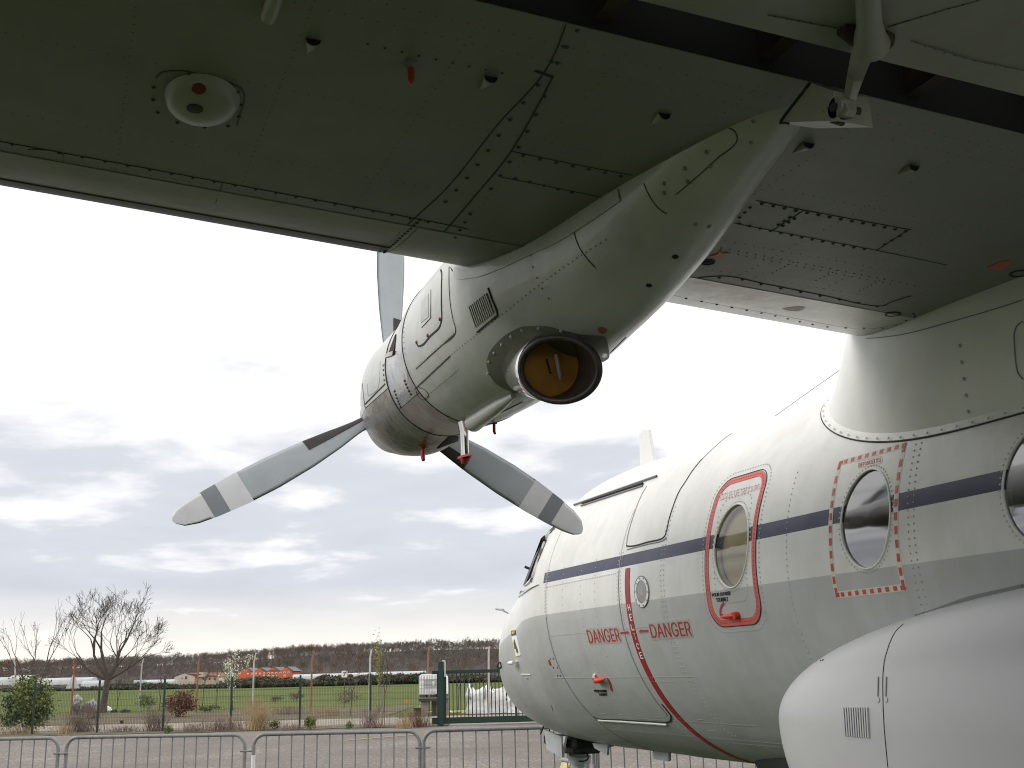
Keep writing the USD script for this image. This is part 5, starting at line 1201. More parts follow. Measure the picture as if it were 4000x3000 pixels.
# hedges beyond the field: one mass of scrub
hp_ = UsdGeom.PointInstancer.Define(stage, '/World/hedge'); tag(hp_.GetPrim(), 'dark scrubby hedge along the far edge of the green field', 'hedge', kind='stuff')
for k, (m1, nl_) in enumerate((('hedge_leaf', 300), ('hedge_brown', 260), ('leaf_dark', 260), ('twig_olive', 240))):
    r_ = np.random.default_rng(50 + k); C = cloud(r_, (0, 0, .55), (1.0, 1.0, .75), nl_, 10)
    g = usdkit.mesh(stage, f'/World/hedge/shrub_{k:03d}', leaves(r_, C, .15), MAT[m1]); hp_.GetPrototypesRel().AddTarget(g.GetPath())
Pp, ii, sc2 = [], [], []
for k in range(1500):
    px = rng.uniform(-150, 2450); D0 = np.interp(px, [-200, 100, 950, 1640, 1900, 2500], [250, 238, 191, 186, 180, 175]) + abs(rng.normal(3, 9)) + 1.5
    Pp.append(on_ground(px, D0)); u = rng.uniform(); ii.append(int(rng.choice([0, 1, 2, 3], p=[.36, .34, .14, .16]))); sc2.append(rng.uniform(.35, .78) * (0.75 + .6 * meshkit.noise(np.array([px / 70.0, .5, .5]))) * (1.35 if 930 < px < 1150 or 1250 < px < 1700 else 1) * (.7 if 660 < px < 860 or px < 420 else 1))
hp_.CreatePositionsAttr([Gf.Vec3f(*map(float, p)) for p in Pp]); hp_.CreateProtoIndicesAttr(ii); hp_.CreateScalesAttr([Gf.Vec3f(float(2.0 * s), float(2.0 * s), float(s * 1.2)) for s in sc2])

# ================================================================== far buildings
def frame(px, D, turn=0.0):
    c = on_ground(px, D); a = -YAW - math.pi / 2 + turn       # local x runs to the right of the picture
    return c, np.array([math.cos(a), math.sin(a), 0]), np.array([-math.sin(a), math.cos(a), 0])
def local(c, X, Yv): return lambda V: c + V[:, 0:1] * X + V[:, 1:2] * Yv + V[:, 2:3] * np.array([0, 0, 1.0])
def lmesh(fn, mesh):
    v, f, _ = meshkit.arrays(M(mesh)); return fn(np.asarray(v, float)), f
S_ = lambda D: D / 4290.0      # metres to a picture point at distance D
# orange works with four saw-tooth gables
D0 = 285.0; s = S_(D0); c, X, Yv = frame(1032, D0); fn = local(c, X, Yv)
zof = lambda px, py, D: float(depth(px, py, D)[2])
t = thing('saw_tooth_building', 'orange building with four saw-tooth gables and round white windows', 'building', c)
pts = [(-100, 2648), (-98, 2625), (-66, 2611), (-51, 2625), (-16, 2610), (1, 2624), (36, 2608), (50, 2623), (84, 2606.5), (101, 2625), (101, 2648)]
poly = [(a * s, zof(1032 + a, b, D0)) for a, b in pts]; poly[0] = (poly[0][0], -.5); poly[-1] = (poly[-1][0], -.5)
pm = extrude(poly, 0, 10, (0, 0, 0), (1, 0, 0), (0, 0, 1), (0, 1, 0)); obj('wall', lmesh(fn, pm), 'house_orange', t)
for k in (1, 3, 5, 7):
    (x0, z0), (x1, z1), (x2, z2) = poly[k], poly[k + 1], poly[k + 2]
    obj('roof', lmesh(fn, (np.array([(x1 - .05, -.15, z1 + .12), (x1 + .12, -.15, z1 + .16), (x2 + .55, -.15, z2 + .2), (x2, -.15, z2 + .02), (x1 - .05, 10.1, z1 + .12), (x1 + .12, 10.1, z1 + .16), (x2 + .55, 10.1, z2 + .2), (x2, 10.1, z2 + .02)]), np.array([[0, 1, 2], [0, 2, 3], [4, 6, 5], [4, 7, 6], [1, 5, 6], [1, 6, 2], [0, 4, 5], [0, 5, 1], [3, 2, 6], [3, 6, 7]]))), 'roof_slate', t)
sg_ = (36 - 16) * s; obj('fascia', lmesh(fn, box((30 * s, -.06, zof(1062, 2619, D0)), (1.5, .06, .3))), 'red_post', t)
for a, b in [(-93, 2634), (-61, 2633), (-45, 2632), (-31, 2632), (-16, 2632), (-1, 2631), (15, 2630), (29, 2629.5), (44, 2629.5), (59, 2628.5), (74, 2628), (89, 2628), (-1, 2641.5), (16, 2642), (31, 2641.5), (46, 2642), (75, 2640)]:
    z = zof(1032 + a, b, D0); w = obj('window', lmesh(fn, rbox((a * s, -.02, z), (.42, .10, .46), .04)), 'ink_white', t); obj('pane', lmesh(fn, box((a * s, -.08, z - .03), (.26, .03, .26))), 'pane_dark', w)
# beige hall
D0 = 270.0; s = S_(D0); c, X, Yv = frame(768, D0); fn = local(c, X, Yv)
t = thing('beige_hall', 'low beige hall with red tiled roof and a blue window', 'building', c)
zb_, ze, zp = -.6, zof(768, 2643, D0), zof(722, 2631, D0)
gw = 74 * s
gab = extrude([(-83 * s, zb_), (-8 * s, zb_), (-8 * s, ze), (-47 * s, zp), (-83 * s, ze)], 0, 7, (0, 0, 0), (1, 0, 0), (0, 0, 1), (0, 1, 0)); obj('wall', lmesh(fn, gab), 'house_beige', t)
obj('wall', lmesh(fn, box((36 * s, 3.6, (zb_ + ze) / 2), (90 * s, 6.0, ze - zb_))), 'house_beige', t)
rf = np.array([(-47 * s, -.1, zp + .12), (72 * s, 1.6, zp + .05), (83 * s, .35, ze - .05), (-6 * s, .35, ze - .05), (-47 * s, 7.1, zp + .12), (72 * s, 5.6, zp + .05), (83 * s, 6.8, ze - .05)])
obj('roof', lmesh(fn, (rf, np.array([[0, 3, 2], [0, 2, 1], [4, 5, 6], [0, 1, 5], [0, 5, 4], [1, 2, 6], [1, 6, 5]]))), 'roof_tile', t)
obj('parapet', lmesh(fn, box((14 * s, .15, (ze + zp) / 2 + .05), (26 * s, .5, (zp - ze) + .3))), 'house_beige', t)
obj('parapet', lmesh(fn, box((31 * s, .2, (ze + zp) / 2 + .05), (9 * s, .5, (zp - ze) + .25))), 'house_beige', t)
for a, b, w_, h_, m_ in ((-40, 2647, .5, .65, 'pane_blue'), (-55, 2649, .2, .35, 'pane_dark'), (8, 2634, .8, .25, 'pane_dark'), (22, 2652, .4, .4, 'pane_dark'), (45, 2652, .4, .4, 'pane_dark'), (63, 2652, .4, .4, 'pane_dark')):
    z = zof(768 + a, b, D0); w = obj('window', lmesh(fn, rbox((a * s, -.02 if a < -8 else -.10 if a < 20 and b < 2640 else .58, z), (w_ + .08, .06, h_ + .08), .02)), 'house_beige', t); obj('pane', lmesh(fn, box((a * s, (-.06 if a < -8 else -.14 if a < 20 and b < 2640 else .54), z), (w_, .03, h_))), m_, w)
# white tunnels and marquees
def tunnel(px0, px1, py0, py1, D, name, label, round_=True, cat='tent'):
    pm_ = (px0 + px1) / 2; c, X, Yv = frame(pm_, D); fn = local(c, X, Yv); s = S_(D); hw = (px1 - px0) / 2 * s; z0, z1 = zof(pm_, py1, D) - .35, zof(pm_, py0, D)
    t = thing(name, label, cat, c); a = np.linspace(0, math.pi, 9)
    prof_ = np.stack([2.0 - 2.0 * np.cos(a), z0 + (z1 - z0) * np.sin(a) ** .6], 1)
    n = max(2, int(hw / 1.2)); G = np.array([[(x, p[0], p[1]) for p in prof_] for x in np.linspace(-hw, hw, n)])
    obj('cover', lmesh(fn, grid(G, caps=False)), 'tent_white', t, smooth=40)
    for x in (-hw, hw): obj('end_wall', lmesh(fn, (np.vstack([[(x, 2, z0)], [(x, p[0], p[1]) for p in prof_]]), np.array([[0, k, k + 1] for k in range(1, 9)]))), 'tent_white', t)
    for x in np.linspace(-hw, hw, n): obj('hoop', lmesh(fn, tube([(x, p[0], p[1] + .01) for p in prof_], .03, 5)), 'rivet_grey', t)
tunnel(118, 348, 2648, 2668, 258, 'white_tunnel', 'long white plastic tunnel left of the bare tree, below the hill')
tunnel(316, 394, 2659, 2680, 246, 'white_tunnel', 'small white tunnel just left of the bare tree trunk')
tunnel(34, 108, 2638, 2660, 262, 'white_tunnel', 'round-topped white marquee behind the green bush')
tunnel(558, 674, 2655, 2665, 262, 'white_tunnel', 'flat white roofed shed left of the beige hall', cat='shed')
tunnel(1150, 1432, 2631, 2645, 250, 'white_tunnel', 'long white plastic tunnel right of the orange building')
tunnel(1452, 1655, 2623, 2640, 262, 'white_tunnel', 'white plastic tunnel left of the caged water tank')
tunnel(-200, 26, 2648, 2672, 256, 'white_tunnel', 'white tunnel cut by the left edge of the picture')
# white van beyond the field
D0 = 236.0; s = S_(D0); c, X, Yv = frame(552, D0); fn = local(c, X, Yv); zv = zof(552, 2676, D0)
t = thing('white_van', 'white box van parked beyond the field beside the pale bent post', 'van', c)
obj('cargo_box', lmesh(fn, rbox((-.35, 0, zv + .5), (2.2, 1.3, 1.0), .06)), 'tent_white', t); obj('cab', lmesh(fn, rbox((1.1, 0, zv + .36), (.7, 1.2, .66), .12)), 'tent_white', t); obj('logo_panel', lmesh(fn, rbox((-.5, -.66, zv + .5), (.45, .02, .42), .01)), 'pane_blue', t)
for a in (-1.0, 1.0): obj('wheel', lmesh(fn, tube([(a, -.62, zv), (a, -.45, zv)], .17, 12)), 'black_rubber', t)
# canvas tepee
c = on_ground(283, 190); ap = depth(279, 2634, 190)
t = thing('canvas_tepee', 'grey-beige canvas cone tent behind the red bent post', 'tent', c); a = np.arange(9) / 9 * 2 * math.pi
zb_ = zof(283, 2690, 190); G = np.array([[(c[0] + r * math.cos(q), c[1] + r * math.sin(q), z) for q in a] for r, z in ((1.12, zb_), (.6, (zb_ + ap[2]) / 2), (.08, ap[2]))])
obj('canvas', grid(G, wrap=True), 'stone_pale', t); obj('pole', tube([(c[0], c[1], ap[2] - .2), (c[0] + .1, c[1], ap[2] + .3)], .03, 5), 'bark', t)

# ================================================================== trees and shrubs in the middle distance
def bare_tree(px, py, h, rad, seed, label, name='bare_tree', D=None, dirs=None, depth_=6, fork=.26, buds=900, mat='bark', group=None, spread=.42, shrink=.74, kids=(2, 3)):
    r_ = np.random.default_rng(seed); c = ground(px, py) if D is None else on_ground(px, D)
    t = thing(name, label, 'tree', c, group=group); sg = []; lean = 0.02
    top_ = c + np.array([0, 0, h * fork]) + HR * lean * h
    tr = [(c - [0, 0, .15], c + [0, 0, h * .06], rad * 1.35, rad), (c + [0, 0, h * .06], c * .5 + top_ * .5, rad, rad * .9), (c * .5 + top_ * .5, top_, rad * .9, rad * .85)]
    obj('trunk', twig_mesh(tr, 10), mat, t, smooth=50)
    for (dx_, dz_, dd_, L_, rr_) in dirs:
        d = HR * dx_ + np.array([0, 0, dz_]) + HF * dd_; d /= np.linalg.norm(d)
        grow(r_, top_ - [0, 0, rad * .5], d, L_ * h, rad * rr_, depth_ - 1, sg, spread=spread, up=.10, kids=kids, shrink=shrink, jit=.10)
    tw_ = [(a, b, max(q, .008), max(w, .006)) for a, b, q, w, l in sg]
    big = [s for s, g in zip(tw_, sg) if g[4] <= 1]; small = [s for s, g in zip(tw_, sg) if g[4] > 1]
    cr = obj('crown', twig_mesh(small, 3), mat, t)
    obj('limb', twig_mesh(big, 7), mat, t, smooth=50, kind='stuff')
    if buds:
        tips = np.array([s[1] for s, g in zip(sg, sg) if g[4] >= depth_ - 3]); i = r_.integers(0, len(tips), buds)
        obj('buds', leaves(r_, tips[i] + r_.normal(0, .05, (buds, 3)), .035), 'leaf_lime' if mat != 'bark' else 'dry_stem', cr, kind='stuff')
    return t
bare_tree(402, 2782, 7.7, .19, 11, 'large bare tree with spreading branches, tallest on the left', dirs=[(-.62, .9, .1, .215, .60), (-.10, 1.0, -.25, .225, .64), (.42, .95, .2, .22, .62), (.95, .62, -.1, .17, .42), (-1.0, .55, -.2, .17, .42), (.1, .9, .5, .2, .5)], depth_=7, fork=.24, spread=.46, shrink=.76, kids=(2, 3))
bare_tree(72, 2800, 3.9, .045, 12, 'slender bare sapling behind the green bush, leftmost tree', dirs=[(-.5, .8, .1, .30, .7), (.0, 1.0, -.2, .34, .7), (.45, .9, .1, .30, .7)], depth_=4, fork=.50, buds=60, spread=.34)
bare_tree(143, 2800, 4.7, .05, 13, 'slender bare sapling between the bush and the large bare tree', dirs=[(.02, 1.0, .0, .36, .8), (.30, .95, .2, .30, .7), (-.25, 1.0, .0, .26, .6)], depth_=4, fork=.40, buds=60, spread=.32)
for k, (px, py, h, lb) in enumerate(((456, 2778, 1.5, 'thin bare sapling between the large tree and the pale bent post'), (622, 2775, 1.7, 'thin bare sapling left of the second green fence post'), (790, 2768, 2.3, 'thin bare sapling right of the orange bent post'), (843, 2766, 2.2, 'thin bare sapling left of the blossoming tree'), (1370, 2795, 2.4, 'thin twiggy sapling below the number sign'), (1500, 2790, 2.2, 'thin sapling right of the pole with a white top'), (1790, 2780, 2.4, 'bare sapling seen through the green gate'))):
    bare_tree(px, py, h, .022, 40 + k, lb, 'sapling', dirs=[(-.25, 1, .1, .3, .8), (.25, 1, -.1, .28, .7)], depth_=4, fork=.4, buds=40, mat='bark', spread=.38)
def bush(px, py, w, h, n, seed, label, mats, size=.05, name='bush', D=None, stem='dry_stem', group=None, cl=16, zlift=.5):
    r_ = np.random.default_rng(seed); c = ground(px, py) if D is None else on_ground(px, D)
    t = thing(name, label, 'bush', c, group=group); sg = []
    for k in range(5): grow(r_, c, HR * r_.normal(0, .4) + HF * r_.normal(0, .3) + np.array([0, 0, 1.0]), h * .42, .016, 2, sg, spread=.5)
    obj('stem', twig_mesh([s[:4] for s in sg], 4), stem, t)
    for m_, share in mats:
        C = cloud(r_, (0, 0, 0), (1, 1, 1), int(n * share), cl); C = c + C[:, 0:1] * HR * w + C[:, 1:2] * HF * w * .7 + np.array([0, 0, 1.0]) * (h * zlift + C[:, 2:3] * h * .52); C[:, 2] = np.abs(C[:, 2] - c[2]) + c[2]
        obj('foliage', leaves(r_, C, size), m_, t)
bush(100, 2862, .98, 1.95, 5200, 21, 'dense green bush growing through the fence at far left', [('leaf_green', .5), ('leaf_dark', .3), ('leaf_lime', .25)], .06, cl=30)
bush(705, 2800, .75, 1.25, 1500, 22, 'russet dry-leaved bush right of the second green fence post', [('leaf_russet', .8), ('twig_rust', .2)], .065)
bush(575, 2777, .62, 1.05, 700, 23, 'thin green shrub right of the pale bent post', [('leaf_green', .7), ('twig_olive', .3)], .045)
bush(655, 2864, .19, .26, 260, 24, 'small bright green tuft by the second green fence post', [('leaf_green', 1.)], .035, 'weed_tuft')
bush(1070, 2850, .24, .30, 260, 25, 'low green tuft left of the third clear fence post', [('leaf_green', .8), ('leaf_dark', .3)], .035, 'weed_tuft')
bush(1211, 2852, .21, .46, 420, 26, 'tall bright green weed tuft right of a fence post', [('leaf_green', .9), ('leaf_lime', .2)], .04, 'weed_tuft')
bush(1363, 2848, .15, .24, 200, 27, 'smallest green weed tuft, below the number sign', [('leaf_green', 1.)], .03, 'weed_tuft')
bush(820, 2780, .8, .35, 500, 28, 'low dark green weeds behind the middle fence posts', [('leaf_green', .7), ('leaf_dark', .4)], .05, 'weed_tuft')
bush(1160, 2738, .7, .7, 420, 29, 'brown thicket in the field left of a fence post', [('hedge_brown', .6), ('dry_stem', .4)], .05)
bush(1360, 2745, 1.0, .9, 500, 30, 'grey twiggy thicket in the field below the number sign', [('dry_stem', .6), ('twig_brown', .5)], .05)
bush(1075, 2745, .6, .5, 260, 31, 'small brown bush in the field right of the pale pole', [('hedge_brown', 1.)], .05)
# blossoming tree
def blossom(px, py, h, w, seed):
    r_ = np.random.default_rng(seed); c = ground(px, py); t = thing('blossom_tree', 'small tree with white blossom behind the green fence', 'tree', c); sg = []
    grow(r_, c, (0, 0, 1), h * .42, .035, 4, sg, spread=.5, up=.16, kids=(2, 3)); sg = [(a, b, max(q, .007), max(e, .006)) for a, b, q, e, l in sg]
    obj('trunk', twig_mesh(sg[:3], 8), 'bark', t); cr = obj('crown', twig_mesh(sg[3:], 3), 'bark', t)
    C = np.array([s[1] for s in sg[6:]]); i = r_.integers(0, len(C), 420); obj('leaf', leaves(r_, C[i] + r_.normal(0, .10, (420, 3)), .05), 'leaf_lime', cr, kind='stuff')
    i = r_.integers(0, len(C), 520); obj('blossom', leaves(r_, C[i] + r_.normal(0, .11, (520, 3)), .055), 'blossom', cr, kind='stuff')
blossom(910, 2775, 2.7, 1.4, 32)
bush(1478, 2790, .42, 3.1, 330, 33, 'tall yellow-green budding shrub right of the white-topped pole', [('leaf_lime', 1.)], .05, cl=8, zlift=.62)
def weeds(px, py, w, h, n, seed, mat, label, name='weed_clump', D=None):
    r_ = np.random.default_rng(seed); c = ground(px, py) if D is None else on_ground(px, D); t = thing(name, label, 'weeds', c)
    sg = []
    for k in range(n):
        b = c + HR * r_.normal(0, w * .38) + HF * r_.normal(0, .15); d = HR * r_.normal(0, .32) + HF * r_.normal(0, .3) + np.array([0, 0, 1.0]); l_ = h * r_.uniform(.35, 1.05)
        m_ = b + d * l_ * .55; e = m_ + (d + HR * r_.normal(0, .3)) * l_ * .45; sg += [(b, m_, .007, .005), (m_, e, .005, .002)]
        if r_.uniform() < .7:
            for q in range(3): s0 = m_ + (e - m_) * r_.uniform(0, .9); sg.append((s0, s0 + (HR * r_.normal(0, 1) + HF * r_.normal(0, 1) + np.array([0, 0, .8])) * l_ * .13, .004, .002))
    obj('stalks', twig_mesh(sg, 3), mat, t, kind='stuff')
for k, (px, py, w, h, n, mt_, lb) in enumerate(((318, 2858, .8, .75, 240, 'dry_stem', 'grey-brown dry weeds left of a green fence post'), (250, 2866, .45, .35, 90, 'straw', 'pale dry grass tuft beside the green bush'), (605, 2856, .45, .8, 130, 'dry_stem', 'bare dry stalks left of the second green fence post'),
        (870, 2854, 1.1, .45, 260, 'dry_stem', 'wide low bank of dry grey weeds left of the middle post'), (1005, 2852, .42, .82, 260, 'straw', 'tall straw-coloured grass clump before the fence'), (1140, 2852, .6, .25, 120, 'dry_stem', 'low dry weeds left of the tall green tuft'),
        (1450, 2842, .5, .6, 110, 'dry_stem', 'dry stalks at the foot of the white-topped pole'), (1620, 2840, .55, .55, 160, 'twig_rust', 'reddish dry weeds left of the gate'), (60, 2868, .9, .3, 160, 'straw', 'dry grass at the foot of the green bush'),
        (480, 2858, .9, .22, 150, 'dry_stem', 'thin low weeds between two green fence posts at left'), (745, 2858, .6, .3, 110, 'dry_stem', 'sparse dry weeds below the russet bush'), (360, 2806, .5, .8, 110, 'twig_rust', 'rusty dead fern beside the rubble heap'), (1000, 2782, .8, .8, 130, 'straw', 'tall straw by the foot of the pale bent pole'), (1270, 2796, 1.2, .5, 160, 'straw', 'ragged dry grass behind the fence below the number sign'), (1120, 2790, 1.0, .4, 140, 'dry_stem', 'ragged brown weeds behind the straw clump'), (1580, 2845, .4, .35, 80, 'straw', 'short straw tuft left of the reddish weeds'))):
    weeds(px, py, w, h, n, 60 + k, mt_, lb)

# ================================================================== fences, gate, posts
FPX = [(-130, 2881), (124, 2872), (378, 2860), (635, 2860), (900, 2851), (1170, 2847), (1446, 2838), (1712, 2836)]
FP_ = [on_ground(px, D) for (px, _), D in zip(FPX, (40.6, 40.2, 40.0, 39.8, 39.6, 39.4, 39.2, 38.9))]
fence = thing('mesh_fence', 'dark green welded mesh fence along the edge of the yard', 'fence', FP_[3])
for p in FP_: obj('fence_post', rbox(p + [0, 0, .85], (.062, .062, 1.75), .008, -YAW), 'green_steel', fence)
for a, b in zip(FP_[:-1], FP_[1:]):
    L_ = np.linalg.norm(b - a); d = (b - a) / L_; sg = []
    for k in np.arange(.05, L_ - .02, .055): q = a + d * k; sg.append((q + [0, 0, .06], q + [0, 0, 1.62], .0034, .0034))
    for z in np.arange(.08, 1.64, .20): sg.append((a + [0, 0, z], b + [0, 0, z], .003, .003))
    obj('mesh_panel', twig_mesh(sg, 4), 'green_steel', fence, kind='stuff')
# sliding gate
g0, g1 = on_ground(1688, 38.6), on_ground(1712, 38.6); gd = HR
gate = thing('sliding_gate', 'dark green barred sliding gate behind the nose of the airplane', 'gate', on_ground(1724, 38.5))
def gpt(px, D=38.5): return on_ground(px, D)
gp = gpt(1723.5); obj('gate_post', rbox(gp + [0, 0, 1.02], (.10, .16, 2.04), .01, -YAW), 'green_steel', gate)
for o in (-.04, .04): obj('gate_guide', rbox(gp + HR * (.10 + o) + [0, 0, 1.80], (.03, .06, .50), .005, -YAW), 'rivet_grey' if o > 0 else 'green_steel', gate)
obj('gate_guide', rbox(gp + HR * .10 + [0, 0, 2.06], (.03, .11, .06), .005, -YAW), 'rivet_grey', gate)
def rail(px0, px1, z, h, w=.06, D=38.7):
    a, b = gpt(px0, D), gpt(px1, D); L_ = np.linalg.norm(b - a); obj('gate_rail', rbox((a + b) / 2 + [0, 0, z], (w, L_, h), .006, -YAW), 'green_steel', gate)
rail(1688, 2500, 1.70, .11); rail(1688, 2500, .15, .20, .08)
obj('gate_stile', rbox(gpt(1737, 38.7) + [0, 0, .95], (.06, .12, 1.50), .006, -YAW), 'green_steel', gate)
obj('gate_stile', rbox(gpt(2018, 38.7) + [0, 0, .95], (.06, .08, 1.50), .006, -YAW), 'green_steel', gate)
for px in np.arange(1756, 2500, 15.1):
    if abs(px - 2018) > 7: obj('gate_bar', box(gpt(px, 38.7) + [0, 0, .95], (.03, .03, 1.48), -YAW), 'green_steel', gate)
# old bent posts
for k, (base, knee, top_, mt_, lb) in enumerate((((62, 2795), (59, 2600), (54, 2569), 'concrete_post', 'pale concrete post with bent top, leftmost, behind the bush'), ((277, 2793), (291, 2612), (286.6, 2580), 'red_post', 'red bent-topped post beside the rubble heap'),
        ((542, 2777), (554, 2598), (561, 2572), 'concrete_post', 'pale bent-topped post between the large bare tree and the beige hall'), ((765, 2782), (776, 2590), (783, 2560), 'rusty_post', 'rusty orange bent-topped post in front of the beige hall'),
        ((987, 2775), (992, 2587), (1000, 2550), 'concrete_post', 'pale bent-topped post in front of the orange building'), ((1214, 2782), (1219, 2578), (1227, 2542), 'rusty_post', 'rusty orange bent-topped post left of the number sign'),
        ((1443, 2796), (1446, 2567), (1451, 2536), 'concrete_post', 'white bent-topped post rising behind a green fence post'), ((1671, 2790), (1672, 2560), (1677, 2523), 'rusty_post', 'rusty orange bent-topped post behind the caged water tank'), ((1909, 2788), (1909, 2543), (1912, 2525), 'concrete_post', 'pale bent-topped post behind the gate and the white sacks'))):
    b = ground(*base); D_ = float((b - EYE) @ HF); kp, tp = depth(*knee, D_), depth(*top_, D_ - .12)
    tp = depth(*top_, D_); t = thing('bent_post', lb, 'post', b)
    obj('shaft', tube([b - [0, 0, .1], kp], [.05, .042], 6), mt_, t); obj('bent_top', tube([kp - (kp - b) * .01, tp], [.042, .034], 6), mt_, t)
# number board
c = depth(1345.5, 2633, 61.0); b0 = on_ground(1346, 61.0)
t = thing('number_board', 'small white board with the black number 7 on a thin post', 'sign', b0)
X = np.array([math.cos(-YAW - math.pi / 2), math.sin(-YAW - math.pi / 2), 0])
bd = extrude([(-.155, -.12), (-.12, -.17), (.12, -.17), (.155, -.12), (.155, .12), (.12, .17), (-.12, .17), (-.155, .12)], -.012, .012, c, HR, (0, 0, 1), -HF); obj('board', bd, 'sticker_white', t)
m7 = meshkit.text_mesh('7', .21, .006, True); v = np.asarray(m7.vertices); v = v - [(v[:, 0].max() + v[:, 0].min()) / 2, .105, 0]
obj('digit', (c + v[:, 0:1] * HR + v[:, 1:2] * np.array([0, 0, 1.0]) - HF * (v[:, 2:3] + .013), np.asarray(m7.faces)), 'ink_black', t)
obj('post', tube([b0, c + HF * .03 - [0, 0, .1]], .02, 6), 'twig_olive', t)

# ================================================================== things standing about beyond the fence
# caged water tank on piers
D0 = 48.3; c = on_ground(1695, D0); zt0, zt1 = zof(1690, 2711, D0), zof(1690, 2632, D0)
tank = thing('caged_tank', 'white plastic water tank in a wire cage on concrete piers', 'tank', c)
W_ = 1.14; fnt = lambda m_: lmesh(local(c, HR, HF), m_)
tb_ = extrude([(-W_ / 2, zt0), (W_ / 2, zt0), (W_ / 2, zt1 - .14), (W_ / 2 - .13, zt1), (-W_ / 2 + .12, zt1), (-W_ / 2, zt1 - .08)], -.5, .5, (0, 0, 0), (1, 0, 0), (0, 0, 1), (0, 1, 0))
obj('tank_body', fnt(tb_), 'tank_plastic', tank)
obj('tank_label', fnt(rbox((-.08, -.512, (zt0 + zt1) / 2 + .02), (.56, .02, .34), .004)), 'rivet_grey', tank); obj('tank_label', fnt(rbox((.02, -.53, (zt0 + zt1) / 2 + .02), (.10, .01, .18), .002)), 'sticker_white', tank)
for x in np.linspace(-W_ / 2 + .01, W_ / 2 - .01, 11): obj('cage_bar', fnt(box((x, -.53, (zt0 + zt1) / 2 - .02), (.010, .010, zt1 - zt0 - .08))), 'rivet_grey', tank)
for z in np.linspace(zt0 + .06, zt1 - .22, 4): obj('cage_bar', fnt(box((0, -.545, z), (W_ + .02, .012, .016))), 'rivet_grey', tank)
obj('valve', fnt(tube([(0, -.5, zt0 + .06), (0, -.66, zt0 + .03)], .06, 10)), 'rivet_grey', tank)
for x in (-.42, 0, .42): obj('pallet_block', fnt(box((x, 0, zt0 - .06), (.26, 1.0, .12))), 'pallet_dark', tank)
obj('pallet_deck', fnt(box((0, 0, zt0 - .145), (1.22, 1.05, .05))), 'pier_concrete', tank); obj('pallet_deck', fnt(box((0, 0, zt0 - .225), (1.15, 1.0, .10))), 'pallet_dark', tank)
zp_ = zt0 - .28
for x, y, lb in ((-.33, -.2, 'concrete pier under the left side of the caged tank'), (.0, .3, 'rear concrete pier under the middle of the caged tank'), (.45, -.1, 'concrete pier under the right side of the caged tank')):
    q = c + HR * x + HF * y; o = obj('concrete_pier', rbox(q + [0, 0, zp_ / 2 - .02], (.40, .34 if x else .2, zp_ + .04), .015, -YAW), 'pier_concrete', None, cat='pier', label=lb)
# tub and pipe
c = ground(1638, 2794); t = thing('mortar_tub', 'battered brown mortar tub in front of the caged tank', 'tub', c); fnb = lambda m_: lmesh(local(c, HR, HF), m_)
def frustum(w0, d0, w1, d1, z0, z1):
    return trimesh.convex.convex_hull(np.array([(sx_ * w / 2, sy * d / 2, z) for w, d, z in ((w0, d0, z0), (w1, d1, z1)) for sx_ in (-1, 1) for sy in (-1, 1)]))
obj('body', fnb(frustum(.38, .3, .44, .36, .0, .27)), 'tub_brown', t); obj('rim', fnb(rbox((0, 0, .285), (.48, .40, .03), .01)), 'tub_brown', t); obj('mortar', fnb(box((0, 0, .30), (.40, .32, .012))), 'pier_concrete', t)
pA = depth(1640, 2764, 48.0); pB = depth(1653, 2684, 48.0); pC = depth(1660, 2652, 48.0)
tag(stage.GetPrimAtPath(obj('pale_pipe', tube([pA, pB, pC], [.022, .018, .013], 8), 'pipe_pale').path), 'pale pipe leaning out of the tub against the caged tank', 'pipe')
pA, pB = on_ground(1606, 46.5), depth(1588, 2745, 46.2); t = thing('marker_stick', 'dark stick with an orange tip leaning left of the tub', 'stick', pA)
obj('stick', tube([depth(1622, 2826, 42), depth(1602, 2784, 45), pB], [.016, .016, .014], 6), 'twig_brown', t); obj('tip', tube([pB, pB + (0, 0, .03), pB + HR * -.03 + (0, 0, .09)], [.05, .055, .04], 8), 'orange_plastic', t)
hs = [ground(1670, 2787), ground(1690, 2786), ground(1712, 2785), ground(1735, 2784), ground(1765, 2786), ground(1800, 2784), ground(1830, 2783)]
hz_ = np.array(hs) + [0, 0, .05]
t = thing('yellow_hose', 'yellow hose snaking over the ground behind the gate', 'hose', hs[3]); obj('hose_coil', tube(hz_, .045, 7), 'hose_yellow', t)
obj('hose_coil', tube(np.array([ground(1745, 2780), ground(1775, 2789), ground(1800, 2790), ground(1828, 2787)]) + [0, 0, .05], .045, 7), 'hose_yellow', t)
